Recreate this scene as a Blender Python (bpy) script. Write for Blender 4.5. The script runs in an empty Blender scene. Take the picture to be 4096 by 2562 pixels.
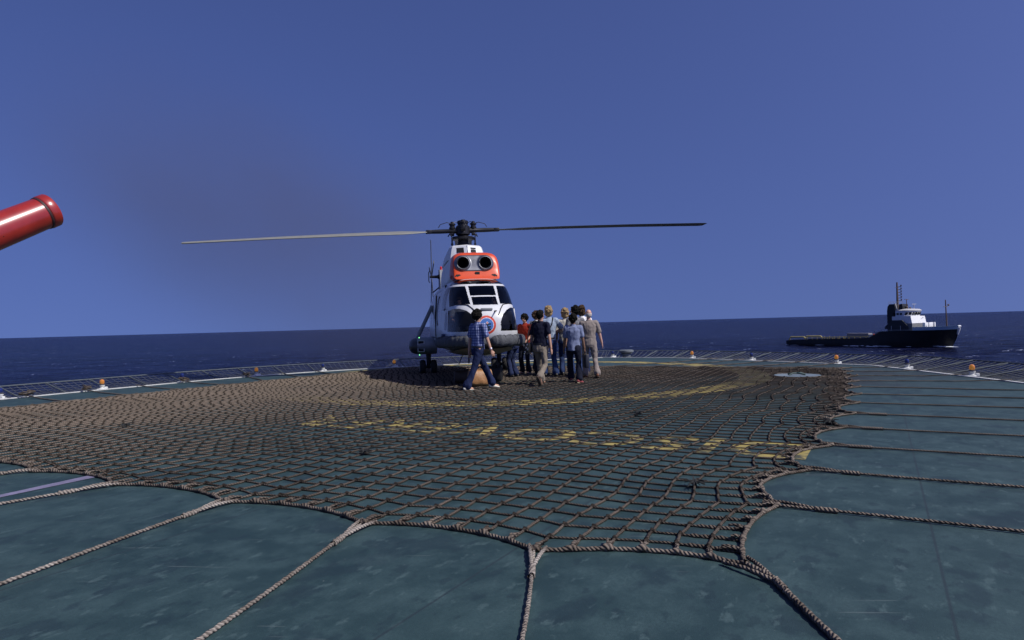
import bpy, bmesh, math, random
import numpy as np
from mathutils import Vector, Matrix, noise
from mathutils.bvhtree import BVHTree
random.seed(7); rng = np.random.default_rng(7)
R_ = math.radians
scene = bpy.context.scene
COL = scene.collection

# ------------------------------------------------------------------ camera, sky, sun, exposure
CAM_H = 1.47
cam_d = bpy.data.cameras.new('camera'); cam = bpy.data.objects.new('camera', cam_d); COL.objects.link(cam)
ROLL, PITCH = R_(1.53), R_(0.377)
f_ = Vector((0, math.cos(PITCH), math.sin(PITCH))); r_ = Vector((1, 0, 0)); u_ = r_.cross(f_)
r2 = r_ * math.cos(ROLL) - u_ * math.sin(ROLL); u2 = r_ * math.sin(ROLL) + u_ * math.cos(ROLL)
mw = Matrix.Identity(4)
for i in range(3):
    mw[i][0], mw[i][1], mw[i][2] = r2[i], u2[i], -f_[i]
mw[2][3] = CAM_H
cam.matrix_world = mw
cam_d.sensor_width = 36; cam_d.lens = 36 * 668.6 / 1024; cam_d.clip_end = 60000; cam_d.clip_start = .05
scene.camera = cam

SUN_AZ, SUN_EL = 118.0, 48.0          # clockwise from +Y
world = bpy.data.worlds.new("World"); scene.world = world; world.use_nodes = True
wn = world.node_tree; bg = wn.nodes['Background']
sky = wn.nodes.new('ShaderNodeTexSky'); sky.sky_type = 'NISHITA'; sky.sun_disc = False
sky.sun_elevation = R_(SUN_EL); sky.sun_rotation = R_(SUN_AZ)
sky.altitude = 10; sky.air_density = 1.0; sky.dust_density = 2.6; sky.ozone_density = 5.0
hs = wn.nodes.new('ShaderNodeHueSaturation')
hs.inputs['Hue'].default_value = .5; hs.inputs['Saturation'].default_value = .93; hs.inputs['Value'].default_value = 1.0
wn.links.new(sky.outputs[0], hs.inputs['Color']); 
tint = wn.nodes.new('ShaderNodeVectorMath'); tint.operation = 'MULTIPLY'; tint.inputs[1].default_value = (1.03, 1.08, 1.86)
# clear sea air: the sky is read a little above the true elevation so its haze band stays below the horizon
wtc = wn.nodes.new('ShaderNodeTexCoord'); wm1 = wn.nodes.new('ShaderNodeVectorMath'); wm1.operation = 'MULTIPLY_ADD'
wm1.inputs[1].default_value = (1, 1, .62); wm1.inputs[2].default_value = (0, 0, .20)
wm2 = wn.nodes.new('ShaderNodeVectorMath'); wm2.operation = 'NORMALIZE'
wn.links.new(wtc.outputs['Generated'], wm1.inputs[0]); wn.links.new(wm1.outputs[0], wm2.inputs[0]); wn.links.new(wm2.outputs[0], sky.inputs['Vector'])
wn.links.new(hs.outputs[0], tint.inputs[0]); wn.links.new(tint.outputs[0], bg.inputs[0])
bg.inputs[1].default_value = 0.05
sun_d = bpy.data.lights.new('sun', 'SUN'); sun_d.energy = 4.6; sun_d.angle = R_(.5); sun_d.color = (1, .95, .87)
sun = bpy.data.objects.new('sun', sun_d); COL.objects.link(sun)
sv = Vector((math.sin(R_(SUN_AZ)) * math.cos(R_(SUN_EL)), math.cos(R_(SUN_AZ)) * math.cos(R_(SUN_EL)), math.sin(R_(SUN_EL))))
sun.rotation_euler = sv.to_track_quat('Z', 'Y').to_euler()
sun.location = sv * 60
scene.view_settings.view_transform = 'Standard'; scene.view_settings.look = 'None'
scene.view_settings.exposure = 0; scene.view_settings.gamma = 1; scene.view_settings.use_curve_mapping = False

# ------------------------------------------------------------------ materials
MATS = {}
def mat(name, col, rough=.6, metal=0., spec=.5, var=.15, vscale=6., bump=0., bscale=60., coat=0., emit=None):
    if name in MATS: return MATS[name]
    m = bpy.data.materials.new(name); m.use_nodes = True; nt = m.node_tree; N = nt.nodes; L = nt.links
    p = N['Principled BSDF']
    p.inputs['Roughness'].default_value = rough; p.inputs['Metallic'].default_value = metal
    p.inputs['Specular IOR Level'].default_value = spec; p.inputs['Coat Weight'].default_value = coat
    tc = N.new('ShaderNodeTexCoord')
    nz = N.new('ShaderNodeTexNoise'); nz.inputs['Scale'].default_value = vscale; nz.inputs['Detail'].default_value = 6
    nz.inputs['Roughness'].default_value = .65
    L.new(tc.outputs['Object'], nz.inputs['Vector'])
    mr = N.new('ShaderNodeMapRange'); mr.inputs['From Min'].default_value = .25; mr.inputs['From Max'].default_value = .75
    mr.inputs['To Min'].default_value = 1 - var; mr.inputs['To Max'].default_value = 1 + var
    L.new(nz.outputs['Fac'], mr.inputs['Value'])
    vm = N.new('ShaderNodeVectorMath'); vm.operation = 'SCALE'; vm.inputs[0].default_value = col[:3]
    L.new(mr.outputs[0], vm.inputs['Scale']); L.new(vm.outputs[0], p.inputs['Base Color'])
    if bump:
        n2 = N.new('ShaderNodeTexNoise'); n2.inputs['Scale'].default_value = bscale; n2.inputs['Detail'].default_value = 4
        L.new(tc.outputs['Object'], n2.inputs['Vector'])
        b = N.new('ShaderNodeBump'); b.inputs['Strength'].default_value = bump; b.inputs['Distance'].default_value = .02
        L.new(n2.outputs['Fac'], b.inputs['Height']); L.new(b.outputs[0], p.inputs['Normal'])
    if emit:
        p.inputs['Emission Color'].default_value = (*emit[:3], 1); p.inputs['Emission Strength'].default_value = emit[3]
    MATS[name] = m
    return m
def math_n(N, op, a=None, b=None):
    n = N.new('ShaderNodeMath'); n.operation = op
    if a is not None: n.inputs[0].default_value = a
    if b is not None: n.inputs[1].default_value = b
    return n

def rope_mat(name, c1, c2, pitch=.028, c3=None):
    m = bpy.data.materials.new(name); m.use_nodes = True; nt = m.node_tree; N = nt.nodes; L = nt.links
    p = N['Principled BSDF']; p.inputs['Roughness'].default_value = .9; p.inputs['Specular IOR Level'].default_value = .15
    uv = N.new('ShaderNodeUVMap'); sp = N.new('ShaderNodeSeparateXYZ'); L.new(uv.outputs[0], sp.inputs[0])
    a = math_n(N, 'DIVIDE', b=pitch); L.new(sp.outputs[0], a.inputs[0])
    b = math_n(N, 'MULTIPLY', b=3.); L.new(sp.outputs[1], b.inputs[0])
    c = math_n(N, 'ADD'); L.new(a.outputs[0], c.inputs[0]); L.new(b.outputs[0], c.inputs[1])
    d = math_n(N, 'MULTIPLY', b=2 * math.pi); L.new(c.outputs[0], d.inputs[0])
    s = math_n(N, 'SINE'); L.new(d.outputs[0], s.inputs[0])
    bp = N.new('ShaderNodeBump'); bp.inputs['Strength'].default_value = .9; bp.inputs['Distance'].default_value = .004
    L.new(s.outputs[0], bp.inputs['Height']); L.new(bp.outputs[0], p.inputs['Normal'])
    tc = N.new('ShaderNodeTexCoord'); nz = N.new('ShaderNodeTexNoise'); nz.inputs['Scale'].default_value = 2.2; nz.inputs['Detail'].default_value = 8
    nz.inputs['Roughness'].default_value = .7
    L.new(tc.outputs['Object'], nz.inputs['Vector'])
    mr = N.new('ShaderNodeMapRange'); mr.inputs['From Min'].default_value = .36; mr.inputs['From Max'].default_value = .64
    L.new(nz.outputs['Fac'], mr.inputs['Value'])
    mx = N.new('ShaderNodeMix'); mx.data_type = 'RGBA'
    mx.inputs['A'].default_value = (*c1, 1); mx.inputs['B'].default_value = (*c2, 1)
    L.new(mr.outputs[0], mx.inputs['Factor'])
    col = mx
    if c3:      # lighter tan towards the left side of the net
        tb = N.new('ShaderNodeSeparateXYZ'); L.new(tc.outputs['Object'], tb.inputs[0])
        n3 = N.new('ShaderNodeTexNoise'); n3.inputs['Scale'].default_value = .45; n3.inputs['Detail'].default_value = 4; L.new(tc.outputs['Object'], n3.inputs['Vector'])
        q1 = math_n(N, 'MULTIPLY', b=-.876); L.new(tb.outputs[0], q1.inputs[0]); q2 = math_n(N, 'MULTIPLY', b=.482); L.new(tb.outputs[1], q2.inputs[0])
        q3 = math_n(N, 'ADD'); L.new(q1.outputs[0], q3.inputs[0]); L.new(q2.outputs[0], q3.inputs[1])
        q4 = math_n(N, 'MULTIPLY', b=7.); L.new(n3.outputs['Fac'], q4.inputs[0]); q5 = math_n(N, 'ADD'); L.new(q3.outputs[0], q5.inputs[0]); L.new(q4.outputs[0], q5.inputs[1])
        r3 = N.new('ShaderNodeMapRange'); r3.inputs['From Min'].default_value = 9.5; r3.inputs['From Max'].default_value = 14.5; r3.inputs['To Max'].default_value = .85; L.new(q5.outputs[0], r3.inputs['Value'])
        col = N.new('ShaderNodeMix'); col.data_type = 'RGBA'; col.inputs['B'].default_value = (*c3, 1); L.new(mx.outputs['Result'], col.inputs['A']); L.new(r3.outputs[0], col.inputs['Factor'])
    # darker grooves along the lay of the rope
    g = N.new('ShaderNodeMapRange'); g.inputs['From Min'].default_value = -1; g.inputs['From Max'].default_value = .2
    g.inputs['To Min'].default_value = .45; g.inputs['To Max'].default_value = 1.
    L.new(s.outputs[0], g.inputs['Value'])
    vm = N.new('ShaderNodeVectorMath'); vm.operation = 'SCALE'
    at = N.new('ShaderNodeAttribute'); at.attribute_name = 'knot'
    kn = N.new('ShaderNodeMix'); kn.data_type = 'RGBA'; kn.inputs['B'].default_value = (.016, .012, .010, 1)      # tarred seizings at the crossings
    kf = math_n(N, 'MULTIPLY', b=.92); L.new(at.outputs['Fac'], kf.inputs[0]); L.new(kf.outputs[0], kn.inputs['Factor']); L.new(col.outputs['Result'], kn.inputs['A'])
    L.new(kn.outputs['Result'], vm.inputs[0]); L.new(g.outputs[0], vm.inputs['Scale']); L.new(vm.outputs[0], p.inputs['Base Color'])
    return m

# ------------------------------------------------------------------ object helpers
def tag(o, label=None, cat=None, group=None, kind=None):
    if label: o['label'] = label
    if cat: o['category'] = cat
    if group: o['group'] = group
    if kind: o['kind'] = kind
    return o
def thing(name, label, cat, loc=(0, 0, 0), rotz=0, group=None):
    o = bpy.data.objects.new(name, None); COL.objects.link(o); o.empty_display_size = .2
    o.location = loc; o.rotation_euler = (0, 0, rotz)
    return tag(o, label, cat, group)
def mesh_obj(name, V, F, m, parent=None, smooth=True, uv=None):
    me = bpy.data.meshes.new(name)
    V = np.asarray(V, float); 
    if isinstance(F, np.ndarray) and F.shape[1] == 4:
        nf = len(F)
        me.vertices.add(len(V)); me.vertices.foreach_set('co', V.ravel())
        me.loops.add(nf * 4); me.loops.foreach_set('vertex_index', F.ravel().astype(np.int32))
        me.polygons.add(nf); me.polygons.foreach_set('loop_start', np.arange(0, nf * 4, 4, dtype=np.int32))
        me.polygons.foreach_set('loop_total', np.full(nf, 4, dtype=np.int32))
        me.update(calc_edges=True)
    else:
        me.from_pydata([tuple(v) for v in V], [], [tuple(int(i) for i in f) for f in F])
    if uv is not None:
        ul = me.uv_layers.new(name='UVMap'); idx = np.empty(len(me.loops), np.int32); me.loops.foreach_get('vertex_index', idx)
        ul.data.foreach_set('uv', np.asarray(uv, np.float32)[idx].ravel())
    me.materials.append(m)
    if smooth: me.polygons.foreach_set('use_smooth', np.ones(len(me.polygons), bool))
    me.validate(); me.update()
    o = bpy.data.objects.new(name, me); COL.objects.link(o)
    if parent is not None: o.parent = parent
    return o
def autosmooth(o, deg=35):
    """sharp edges where faces meet at more than deg"""
    bm = bmesh.new(); bm.from_mesh(o.data); lim = R_(deg)
    for e in bm.edges:
        if len(e.link_faces) == 2 and e.calc_face_angle(0) > lim: e.smooth = False
    bm.to_mesh(o.data); bm.free(); return o

class MB:
    def __init__(s): s.V = []; s.F = []
    def add(s, V, F):
        k = len(s.V); s.V += [tuple(v) for v in V]; s.F += [tuple(i + k for i in f) for f in F]; return s
    def box(s, c, d, rot=None, bev=0.):
        hx, hy, hz = d[0] / 2, d[1] / 2, d[2] / 2
        bm = bmesh.new(); bmesh.ops.create_cube(bm, size=1)
        for v in bm.verts: v.co = Vector((v.co.x * d[0], v.co.y * d[1], v.co.z * d[2]))
        if bev: bmesh.ops.bevel(bm, geom=list(bm.edges), offset=bev, segments=2, affect='EDGES', profile=.5)
        M = Matrix.Translation(c) @ (rot.to_4x4() if rot is not None else Matrix.Identity(4))
        bm.verts.index_update()
        s.add([M @ v.co for v in bm.verts], [[v.index for v in f.verts] for f in bm.faces]); bm.free(); return s
    def tube(s, pts, r, n=8, cap=True):
        pts = [Vector(p) for p in pts]; rs = r if isinstance(r, (list, tuple)) else [r] * len(pts)
        V = []; F = []; up = None
        for i, p in enumerate(pts):
            t = (pts[min(i + 1, len(pts) - 1)] - pts[max(i - 1, 0)]).normalized()
            a = Vector((0, 0, 1)) if abs(t.z) < .9 else Vector((1, 0, 0))
            if up is not None: a = up
            x = t.cross(a).normalized(); y = x.cross(t).normalized(); up = y
            for k in range(n):
                an = 2 * math.pi * k / n; V.append(p + (x * math.cos(an) + y * math.sin(an)) * rs[i])
        for i in range(len(pts) - 1):
            for k in range(n):
                F.append((i * n + k, i * n + (k + 1) % n, (i + 1) * n + (k + 1) % n, (i + 1) * n + k))
        if cap: F.append(tuple(range(n))[::-1]); F.append(tuple(range((len(pts) - 1) * n, len(pts) * n)))
        return s.add(V, F)
    def lathe(s, prof, o=(0, 0, 0), ax=(0, 0, 1), n=24, cap=True):
        """prof: list of (radius, distance along ax)"""
        ax = Vector(ax).normalized(); a = Vector((1, 0, 0)) if abs(ax.x) < .9 else Vector((0, 1, 0))
        x = ax.cross(a).normalized(); y = ax.cross(x); o = Vector(o); V = []; F = []
        for r, h in prof:
            for k in range(n):
                an = 2 * math.pi * k / n; V.append(o + ax * h + (x * math.cos(an) + y * math.sin(an)) * r)
        for i in range(len(prof) - 1):
            for k in range(n): F.append((i * n + k, i * n + (k + 1) % n, (i + 1) * n + (k + 1) % n, (i + 1) * n + k))
        if cap:
            if prof[0][0] > 1e-5: F.append(tuple(range(n))[::-1])
            if prof[-1][0] > 1e-5: F.append(tuple(range((len(prof) - 1) * n, len(prof) * n)))
        return s.add(V, F)
    def ball(s, c, r, n=12, m=8, rot=None):
        r = (r, r, r) if isinstance(r, (int, float)) else r; V = []; F = []; c = Vector(c)
        for i in range(m + 1):
            ph = math.pi * i / m
            for k in range(n):
                th = 2 * math.pi * k / n
                v = Vector((r[0] * math.sin(ph) * math.cos(th), r[1] * math.sin(ph) * math.sin(th), r[2] * math.cos(ph)))
                V.append(c + (rot @ v if rot is not None else v))
        for i in range(m):
            for k in range(n): F.append((i * n + k, (i + 1) * n + k, (i + 1) * n + (k + 1) % n, i * n + (k + 1) % n))
        return s.add(V, F)
    def prism(s, poly, z0, z1, M=None):
        n = len(poly); V = [Vector((p[0], p[1], z0)) for p in poly] + [Vector((p[0], p[1], z1)) for p in poly]
        if M is not None: V = [M @ v for v in V]
        F = [tuple(range(n))[::-1], tuple(range(n, 2 * n))] + [(i, (i + 1) % n, n + (i + 1) % n, n + i) for i in range(n)]
        return s.add(V, F)
    def loft(s, secs, closed=True, cap=True):
        n = len(secs[0]); V = [v for sc in secs for v in sc]; F = []
        for i in range(len(secs) - 1):
            for k in range(n if closed else n - 1):
                F.append((i * n + k, i * n + (k + 1) % n, (i + 1) * n + (k + 1) % n, (i + 1) * n + k))
        if cap: F.append(tuple(range(n))[::-1]); F.append(tuple(range((len(secs) - 1) * n, len(secs) * n)))
        return s.add(V, F)
    def build(s, name, m, parent=None, smooth=True, sharp=35):
        o = mesh_obj(name, s.V, s.F, m, parent, smooth)
        bm = bmesh.new(); bm.from_mesh(o.data); bmesh.ops.remove_doubles(bm, verts=bm.verts, dist=1e-5)
        bmesh.ops.recalc_face_normals(bm, faces=bm.faces)
        if smooth and sharp:
            for e in bm.edges:
                if len(e.link_faces) == 2 and e.calc_face_angle(0) > R_(sharp): e.smooth = False
        bm.to_mesh(o.data); bm.free()
        return o
def pchip(xs, ys, x):
    xs = np.asarray(xs, float); ys = np.asarray(ys, float); h = np.diff(xs); d = np.diff(ys) / h
    m = np.zeros_like(ys); m[0] = d[0]; m[-1] = d[-1]
    for i in range(1, len(xs) - 1):
        if d[i-1] * d[i] > 0:
            w1 = 2 * h[i] + h[i-1]; w2 = h[i] + 2 * h[i-1]; m[i] = (w1 + w2) / (w1 / d[i-1] + w2 / d[i])
    x = np.clip(x, xs[0], xs[-1]); i = np.clip(np.searchsorted(xs, x) - 1, 0, len(xs) - 2); t = (x - xs[i]) / h[i]
    return ys[i]*(1+2*t)*(1-t)**2 + h[i]*m[i]*t*(1-t)**2 + ys[i+1]*t*t*(3-2*t) + h[i]*m[i+1]*t*t*(t-1)
def sellipse(w, zb, zt, n, k, nt, x):
    th = np.linspace(0, 2*np.pi, nt, endpoint=False); c, s = np.cos(th), np.sin(th)
    y = np.sign(c)*np.abs(c)**(2/n); z = np.sign(s)*np.abs(s)**(2/n); hh = (zt-zb)/2
    return np.stack([np.full(nt, x), w*y*(1-k*z), (zb+zt)/2+hh*z], 1)

# ------------------------------------------------------------------ sea
SEA_Z = -9.83
def make_sea():
    m = bpy.data.materials.new('sea_water'); m.use_nodes = True; nt = m.node_tree; N = nt.nodes; L = nt.links
    p = N['Principled BSDF']; p.inputs['Roughness'].default_value = .24; p.inputs['Specular IOR Level'].default_value = .07
    p.inputs['IOR'].default_value = 1.33
    tc = N.new('ShaderNodeTexCoord')
    def nz(scale, det, stretch=(1, 1, 1), rot=0.):
        mp = N.new('ShaderNodeMapping'); mp.inputs['Scale'].default_value = stretch; mp.inputs['Rotation'].default_value = (0, 0, rot)
        L.new(tc.outputs['Object'], mp.inputs[0]); n = N.new('ShaderNodeTexNoise'); n.inputs['Scale'].default_value = scale
        n.inputs['Detail'].default_value = det; n.inputs['Roughness'].default_value = .6; L.new(mp.outputs[0], n.inputs['Vector']); return n
    a = nz(.07, 5, (1, 2.2, 1), .35); b = nz(.5, 6, (1, 1.8, 1), .2); c = nz(.014, 8, (1, 2.2, 1), .1)
    s1 = math_n(N, 'MULTIPLY', b=1.6); L.new(a.outputs['Fac'], s1.inputs[0])
    s2 = math_n(N, 'ADD'); L.new(s1.outputs[0], s2.inputs[0]); L.new(b.outputs['Fac'], s2.inputs[1])
    bp = N.new('ShaderNodeBump'); bp.inputs['Strength'].default_value = 1.; bp.inputs['Distance'].default_value = 2.6
    L.new(s2.outputs[0], bp.inputs['Height']); L.new(bp.outputs[0], p.inputs['Normal'])
    cr = N.new('ShaderNodeMapRange'); cr.inputs['From Min'].default_value = .44; cr.inputs['From Max'].default_value = .57
    k1 = math_n(N, 'MULTIPLY', b=.36); L.new(b.outputs['Fac'], k1.inputs[0]); k2 = math_n(N, 'MULTIPLY', b=.30); L.new(a.outputs['Fac'], k2.inputs[0]); k3 = math_n(N, 'MULTIPLY', b=.34); L.new(c.outputs['Fac'], k3.inputs[0])
    k4 = math_n(N, 'ADD'); L.new(k1.outputs[0], k4.inputs[0]); L.new(k2.outputs[0], k4.inputs[1]); k5 = math_n(N, 'ADD'); L.new(k4.outputs[0], k5.inputs[0]); L.new(k3.outputs[0], k5.inputs[1])
    L.new(k5.outputs[0], cr.inputs['Value'])
    mx = N.new('ShaderNodeMix'); mx.data_type = 'RGBA'
    mx.inputs['A'].default_value = (.0014, .0026, .0165, 1); mx.inputs['B'].default_value = (.0062, .0105, .052, 1)
    L.new(cr.outputs[0], mx.inputs['Factor'])
    # whitecaps: sparse foam where wave noise peaks inside patches of rougher water
    f1 = math_n(N, 'MULTIPLY'); L.new(b.outputs['Fac'], f1.inputs[0]); L.new(a.outputs['Fac'], f1.inputs[1])
    fr = N.new('ShaderNodeMapRange'); fr.inputs['From Min'].default_value = .372; fr.inputs['From Max'].default_value = .43
    L.new(f1.outputs[0], fr.inputs['Value'])
    m2 = N.new('ShaderNodeMix'); m2.data_type = 'RGBA'; m2.inputs['B'].default_value = (.45, .5, .62, 1)
    L.new(mx.outputs['Result'], m2.inputs['A']); L.new(fr.outputs[0], m2.inputs['Factor'])
    L.new(m2.outputs['Result'], p.inputs['Base Color'])
    # fan of real swell out to the horizon
    rad = np.concatenate([np.linspace(12, 420, 240), np.geomspace(430, 45000, 70)])
    ang = np.linspace(R_(-75), R_(75), 420)
    RR, AA = np.meshgrid(rad, ang, indexing='ij'); X = RR*np.sin(AA); Y = RR*np.cos(AA)
    Z = np.zeros_like(X)
    for lam, amp, az, ph in [(26, .30, 200, .3), (17, .22, 225, 1.2), (11, .15, 185, 2.2), (7, .10, 240, 4.), (4.6, .07, 208, 5.1), (33, .25, 250, 3.3)]:
        k = 2*np.pi/lam; q = X*math.sin(R_(az))+Y*math.cos(R_(az))
        w = np.sin(k*q+ph+.8*np.sin(.09*X+.05*Y+ph)+.6*np.sin(.13*Y-.07*X))
        Z += amp*(1-np.abs(w)*.9+.1*w)*np.clip(lam/(RR*.012+.5), 0, 1)
    Z -= .55; Z *= np.clip((430-RR)/240, 0, 1)**.7
    nr, na = X.shape; V = np.stack([X, Y, Z], -1).reshape(-1, 3)
    i, j = np.meshgrid(np.arange(nr-1), np.arange(na-1), indexing='ij'); q = i*na+j
    F = np.stack([q, q+na, q+na+1, q+1], -1).reshape(-1, 4)
    o = mesh_obj('sea', V, F, m); o.location = (0, 0, SEA_Z); tag(o, kind='structure')
make_sea()

# ------------------------------------------------------------------ helideck
EDGE = [(-15.6, 8.5), (-14.4, 12.2), (-12.26, 15.96), (-11.08, 18.0), (-9.5, 20.5), (-8.38, 21.88), (-7.15, 22.98), (-5.39, 24.14), (-3.35, 25.05),
        (-.78, 26.2), (1.6, 27.05), (3.7, 27.45), (6.03, 26.0), (6.84, 24.89), (9.13, 21.44), (10.39, 19.18), (10.37, 16.57), (10.33, 13.5), (10.3, 9.), (10.3, -4)]
NA = Vector((1.34, 3.95, 0)); NU = Vector((.482, .876, 0)).normalized(); NV = Vector((-NU.y, NU.x, 0))
ANG_U = math.atan2(NU.y, NU.x)
def make_deck():
    m = bpy.data.materials.new('deck_paint'); m.use_nodes = True; nt = m.node_tree; N = nt.nodes; L = nt.links
    p = N['Principled BSDF']; p.inputs['Roughness'].default_value = .62; p.inputs['Specular IOR Level'].default_value = .35
    tc = N.new('ShaderNodeTexCoord'); mp = N.new('ShaderNodeMapping')
    # deck plates run parallel to the net: x along the plates, y across
    mp.vector_type = 'POINT'; mp.inputs['Rotation'].default_value = (0, 0, -ANG_U); L.new(tc.outputs['Object'], mp.inputs[0])
    def nz(scale, det, st=(1, 1, 1), src=mp, ro=.6):
        q = N.new('ShaderNodeMapping'); q.inputs['Scale'].default_value = st; L.new(src.outputs[0], q.inputs[0])
        n = N.new('ShaderNodeTexNoise'); n.inputs['Scale'].default_value = scale; n.inputs['Detail'].default_value = det
        n.inputs['Roughness'].default_value = ro; L.new(q.outputs[0], n.inputs['Vector']); return n
    def rmp(n, a, b, lo=0., hi=1.):
        r = N.new('ShaderNodeMapRange'); r.inputs['From Min'].default_value = a; r.inputs['From Max'].default_value = b
        r.inputs['To Min'].default_value = lo; r.inputs['To Max'].default_value = hi; L.new(n.outputs[0], r.inputs['Value']); return r
    def mix(fac, A, B):
        x = N.new('ShaderNodeMix'); x.data_type = 'RGBA'; L.new(fac.outputs[0], x.inputs['Factor'])
        for nm, v in (('A', A), ('B', B)):
            if isinstance(v, tuple): x.inputs[nm].default_value = (*v, 1)
            else: L.new(v.outputs['Result'], x.inputs[nm])
        return x
    base = mix(rmp(nz(.8, 5), .36, .64), (.0140, .0365, .0405), (.0270, .0570, .0595))
    mott = mix(rmp(nz(3.2, 9, ro=.68), .44, .66, 0, .8), base, (.043, .081, .084))
    blot = mix(rmp(nz(1.9, 5, (.8, 1, 1), ro=.55), .57, .615, 0, .55), mott, (.0095, .0235, .032))
    dabs = mix(rmp(nz(6.5, 5, (.7, 1.15, 1), ro=.5), .60, .655, 0, .5), blot, (.010, .024, .031))
    # pale scuffs, rubbed patches and chalked paint
    scf = mix(rmp(nz(7.5, 7, (.65, 1.2, 1), ro=.62), .585, .66, 0, .60), dabs, (.070, .116, .118))
    wm = N.new('ShaderNodeMapping'); wm.inputs['Rotation'].default_value = (0, 0, .1); L.new(tc.outputs['Object'], wm.inputs[0])
    rub = mix(rmp(nz(1.1, 6, (1.1, .8, 1), wm, .7), .58, .72, 0, .5), scf, (.052, .088, .090))
    fine = mix(rmp(nz(58, 5, ro=.7), .34, .74, 0, .55), rub, (.012, .027, .032))
    chips = mix(rmp(nz(22, 2, src=wm), .76, .77, 0, .6), fine, (.19, .22, .21))
    scr = mix(rmp(nz(11, 2, (.10, 2.4, 1), wm, .5), .715, .735, 0, .35), chips, (.13, .16, .16))
    # rust and oil stain on the far right of the landing circle
    vs = N.new('ShaderNodeVectorMath'); vs.operation = 'DISTANCE'; vs.inputs[1].default_value = (6.2, 17.6, 0); L.new(tc.outputs['Object'], vs.inputs[0])
    class O: pass
    dd = O(); dd.outputs = [vs.outputs['Value']]
    st = rmp(dd, 5.2, 2.2); nn = rmp(nz(.7, 5), .35, .6)
    mu = math_n(N, 'MULTIPLY'); L.new(st.outputs[0], mu.inputs[0]); L.new(nn.outputs[0], mu.inputs[1])
    mu2 = math_n(N, 'MULTIPLY', b=.85); L.new(mu.outputs[0], mu2.inputs[0])
    rust = mix(mu2, scr, (.022, .015, .011))
    # plate seams every 2.4 m
    sp = N.new('ShaderNodeSeparateXYZ'); L.new(mp.outputs[0], sp.inputs[0])
    seam_off = -(-1.0 + NA.dot(NV))
    a = math_n(N, 'ADD', b=seam_off + 240.); L.new(sp.outputs[1], a.inputs[0])
    d = math_n(N, 'DIVIDE', b=2.4); L.new(a.outputs[0], d.inputs[0]); fr = math_n(N, 'FRACT'); L.new(d.outputs[0], fr.inputs[0])
    ds = math_n(N, 'SUBTRACT', b=.5); L.new(fr.outputs[0], ds.inputs[0]); ab = math_n(N, 'ABSOLUTE'); L.new(ds.outputs[0], ab.inputs[0])
    se = rmp(ab, .495, .4985, 0, .7)
    fin = mix(se, rust, (.016, .026, .032))
    L.new(fin.outputs['Result'], p.inputs['Base Color'])
    b1 = nz(160, 3); bp = N.new('ShaderNodeBump'); bp.inputs['Strength'].default_value = .35; bp.inputs['Distance'].default_value = .004
    L.new(b1.outputs['Fac'], bp.inputs['Height']); L.new(bp.outputs[0], p.inputs['Normal'])
    poly = EDGE + [(-15.6, -4)]
    mb = MB().prism(poly[::-1], -.45, 0.)
    tag(mb.build('helideck', m, smooth=False), kind='structure')
    # white edge kerb
    wm_ = mat('edge_white', (.50, .51, .50), .6, var=.25, vscale=1.5)
    pts = [Vector((*q, 0)) for q in EDGE]; V = []; F = []
    def nrm(i):
        t = (pts[min(i+1, len(pts)-1)]-pts[max(i-1, 0)]).normalized(); return Vector((-t.y, t.x, 0))
    def strip(o0, o1, z0, z1):
        mb = MB(); secs = []
        for i, q in enumerate(pts):
            n = nrm(i); secs.append([q+n*o0+Vector((0, 0, z0)), q+n*o0+Vector((0, 0, z1)), q+n*o1+Vector((0, 0, z1)), q+n*o1+Vector((0, 0, z0))])
        return mb.loft(secs)
    tag(strip(-.09, .0, .004, .024).build('kerb', wm_, smooth=False), kind='structure')
    tag(strip(.01, .22, -.30, -.02).build('gutter', mat('gutter_dark', (.035, .035, .04), .7), smooth=False), kind='structure')
    return pts, nrm
EDGEP, EDGEN = make_deck()
def edge_hit(p, d):
    """distance from p along d to the deck edge"""
    best = None
    for a, b in zip(EDGEP[:-1], EDGEP[1:]):
        e = b-a; den = d.x*e.y-d.y*e.x
        if abs(den) < 1e-9: continue
        w = a-p; t = (w.x*e.y-w.y*e.x)/den; s = (w.x*d.y-w.y*d.x)/den
        if t > 0 and 0 <= s <= 1 and (best is None or t < best): best = t
    return best

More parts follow.
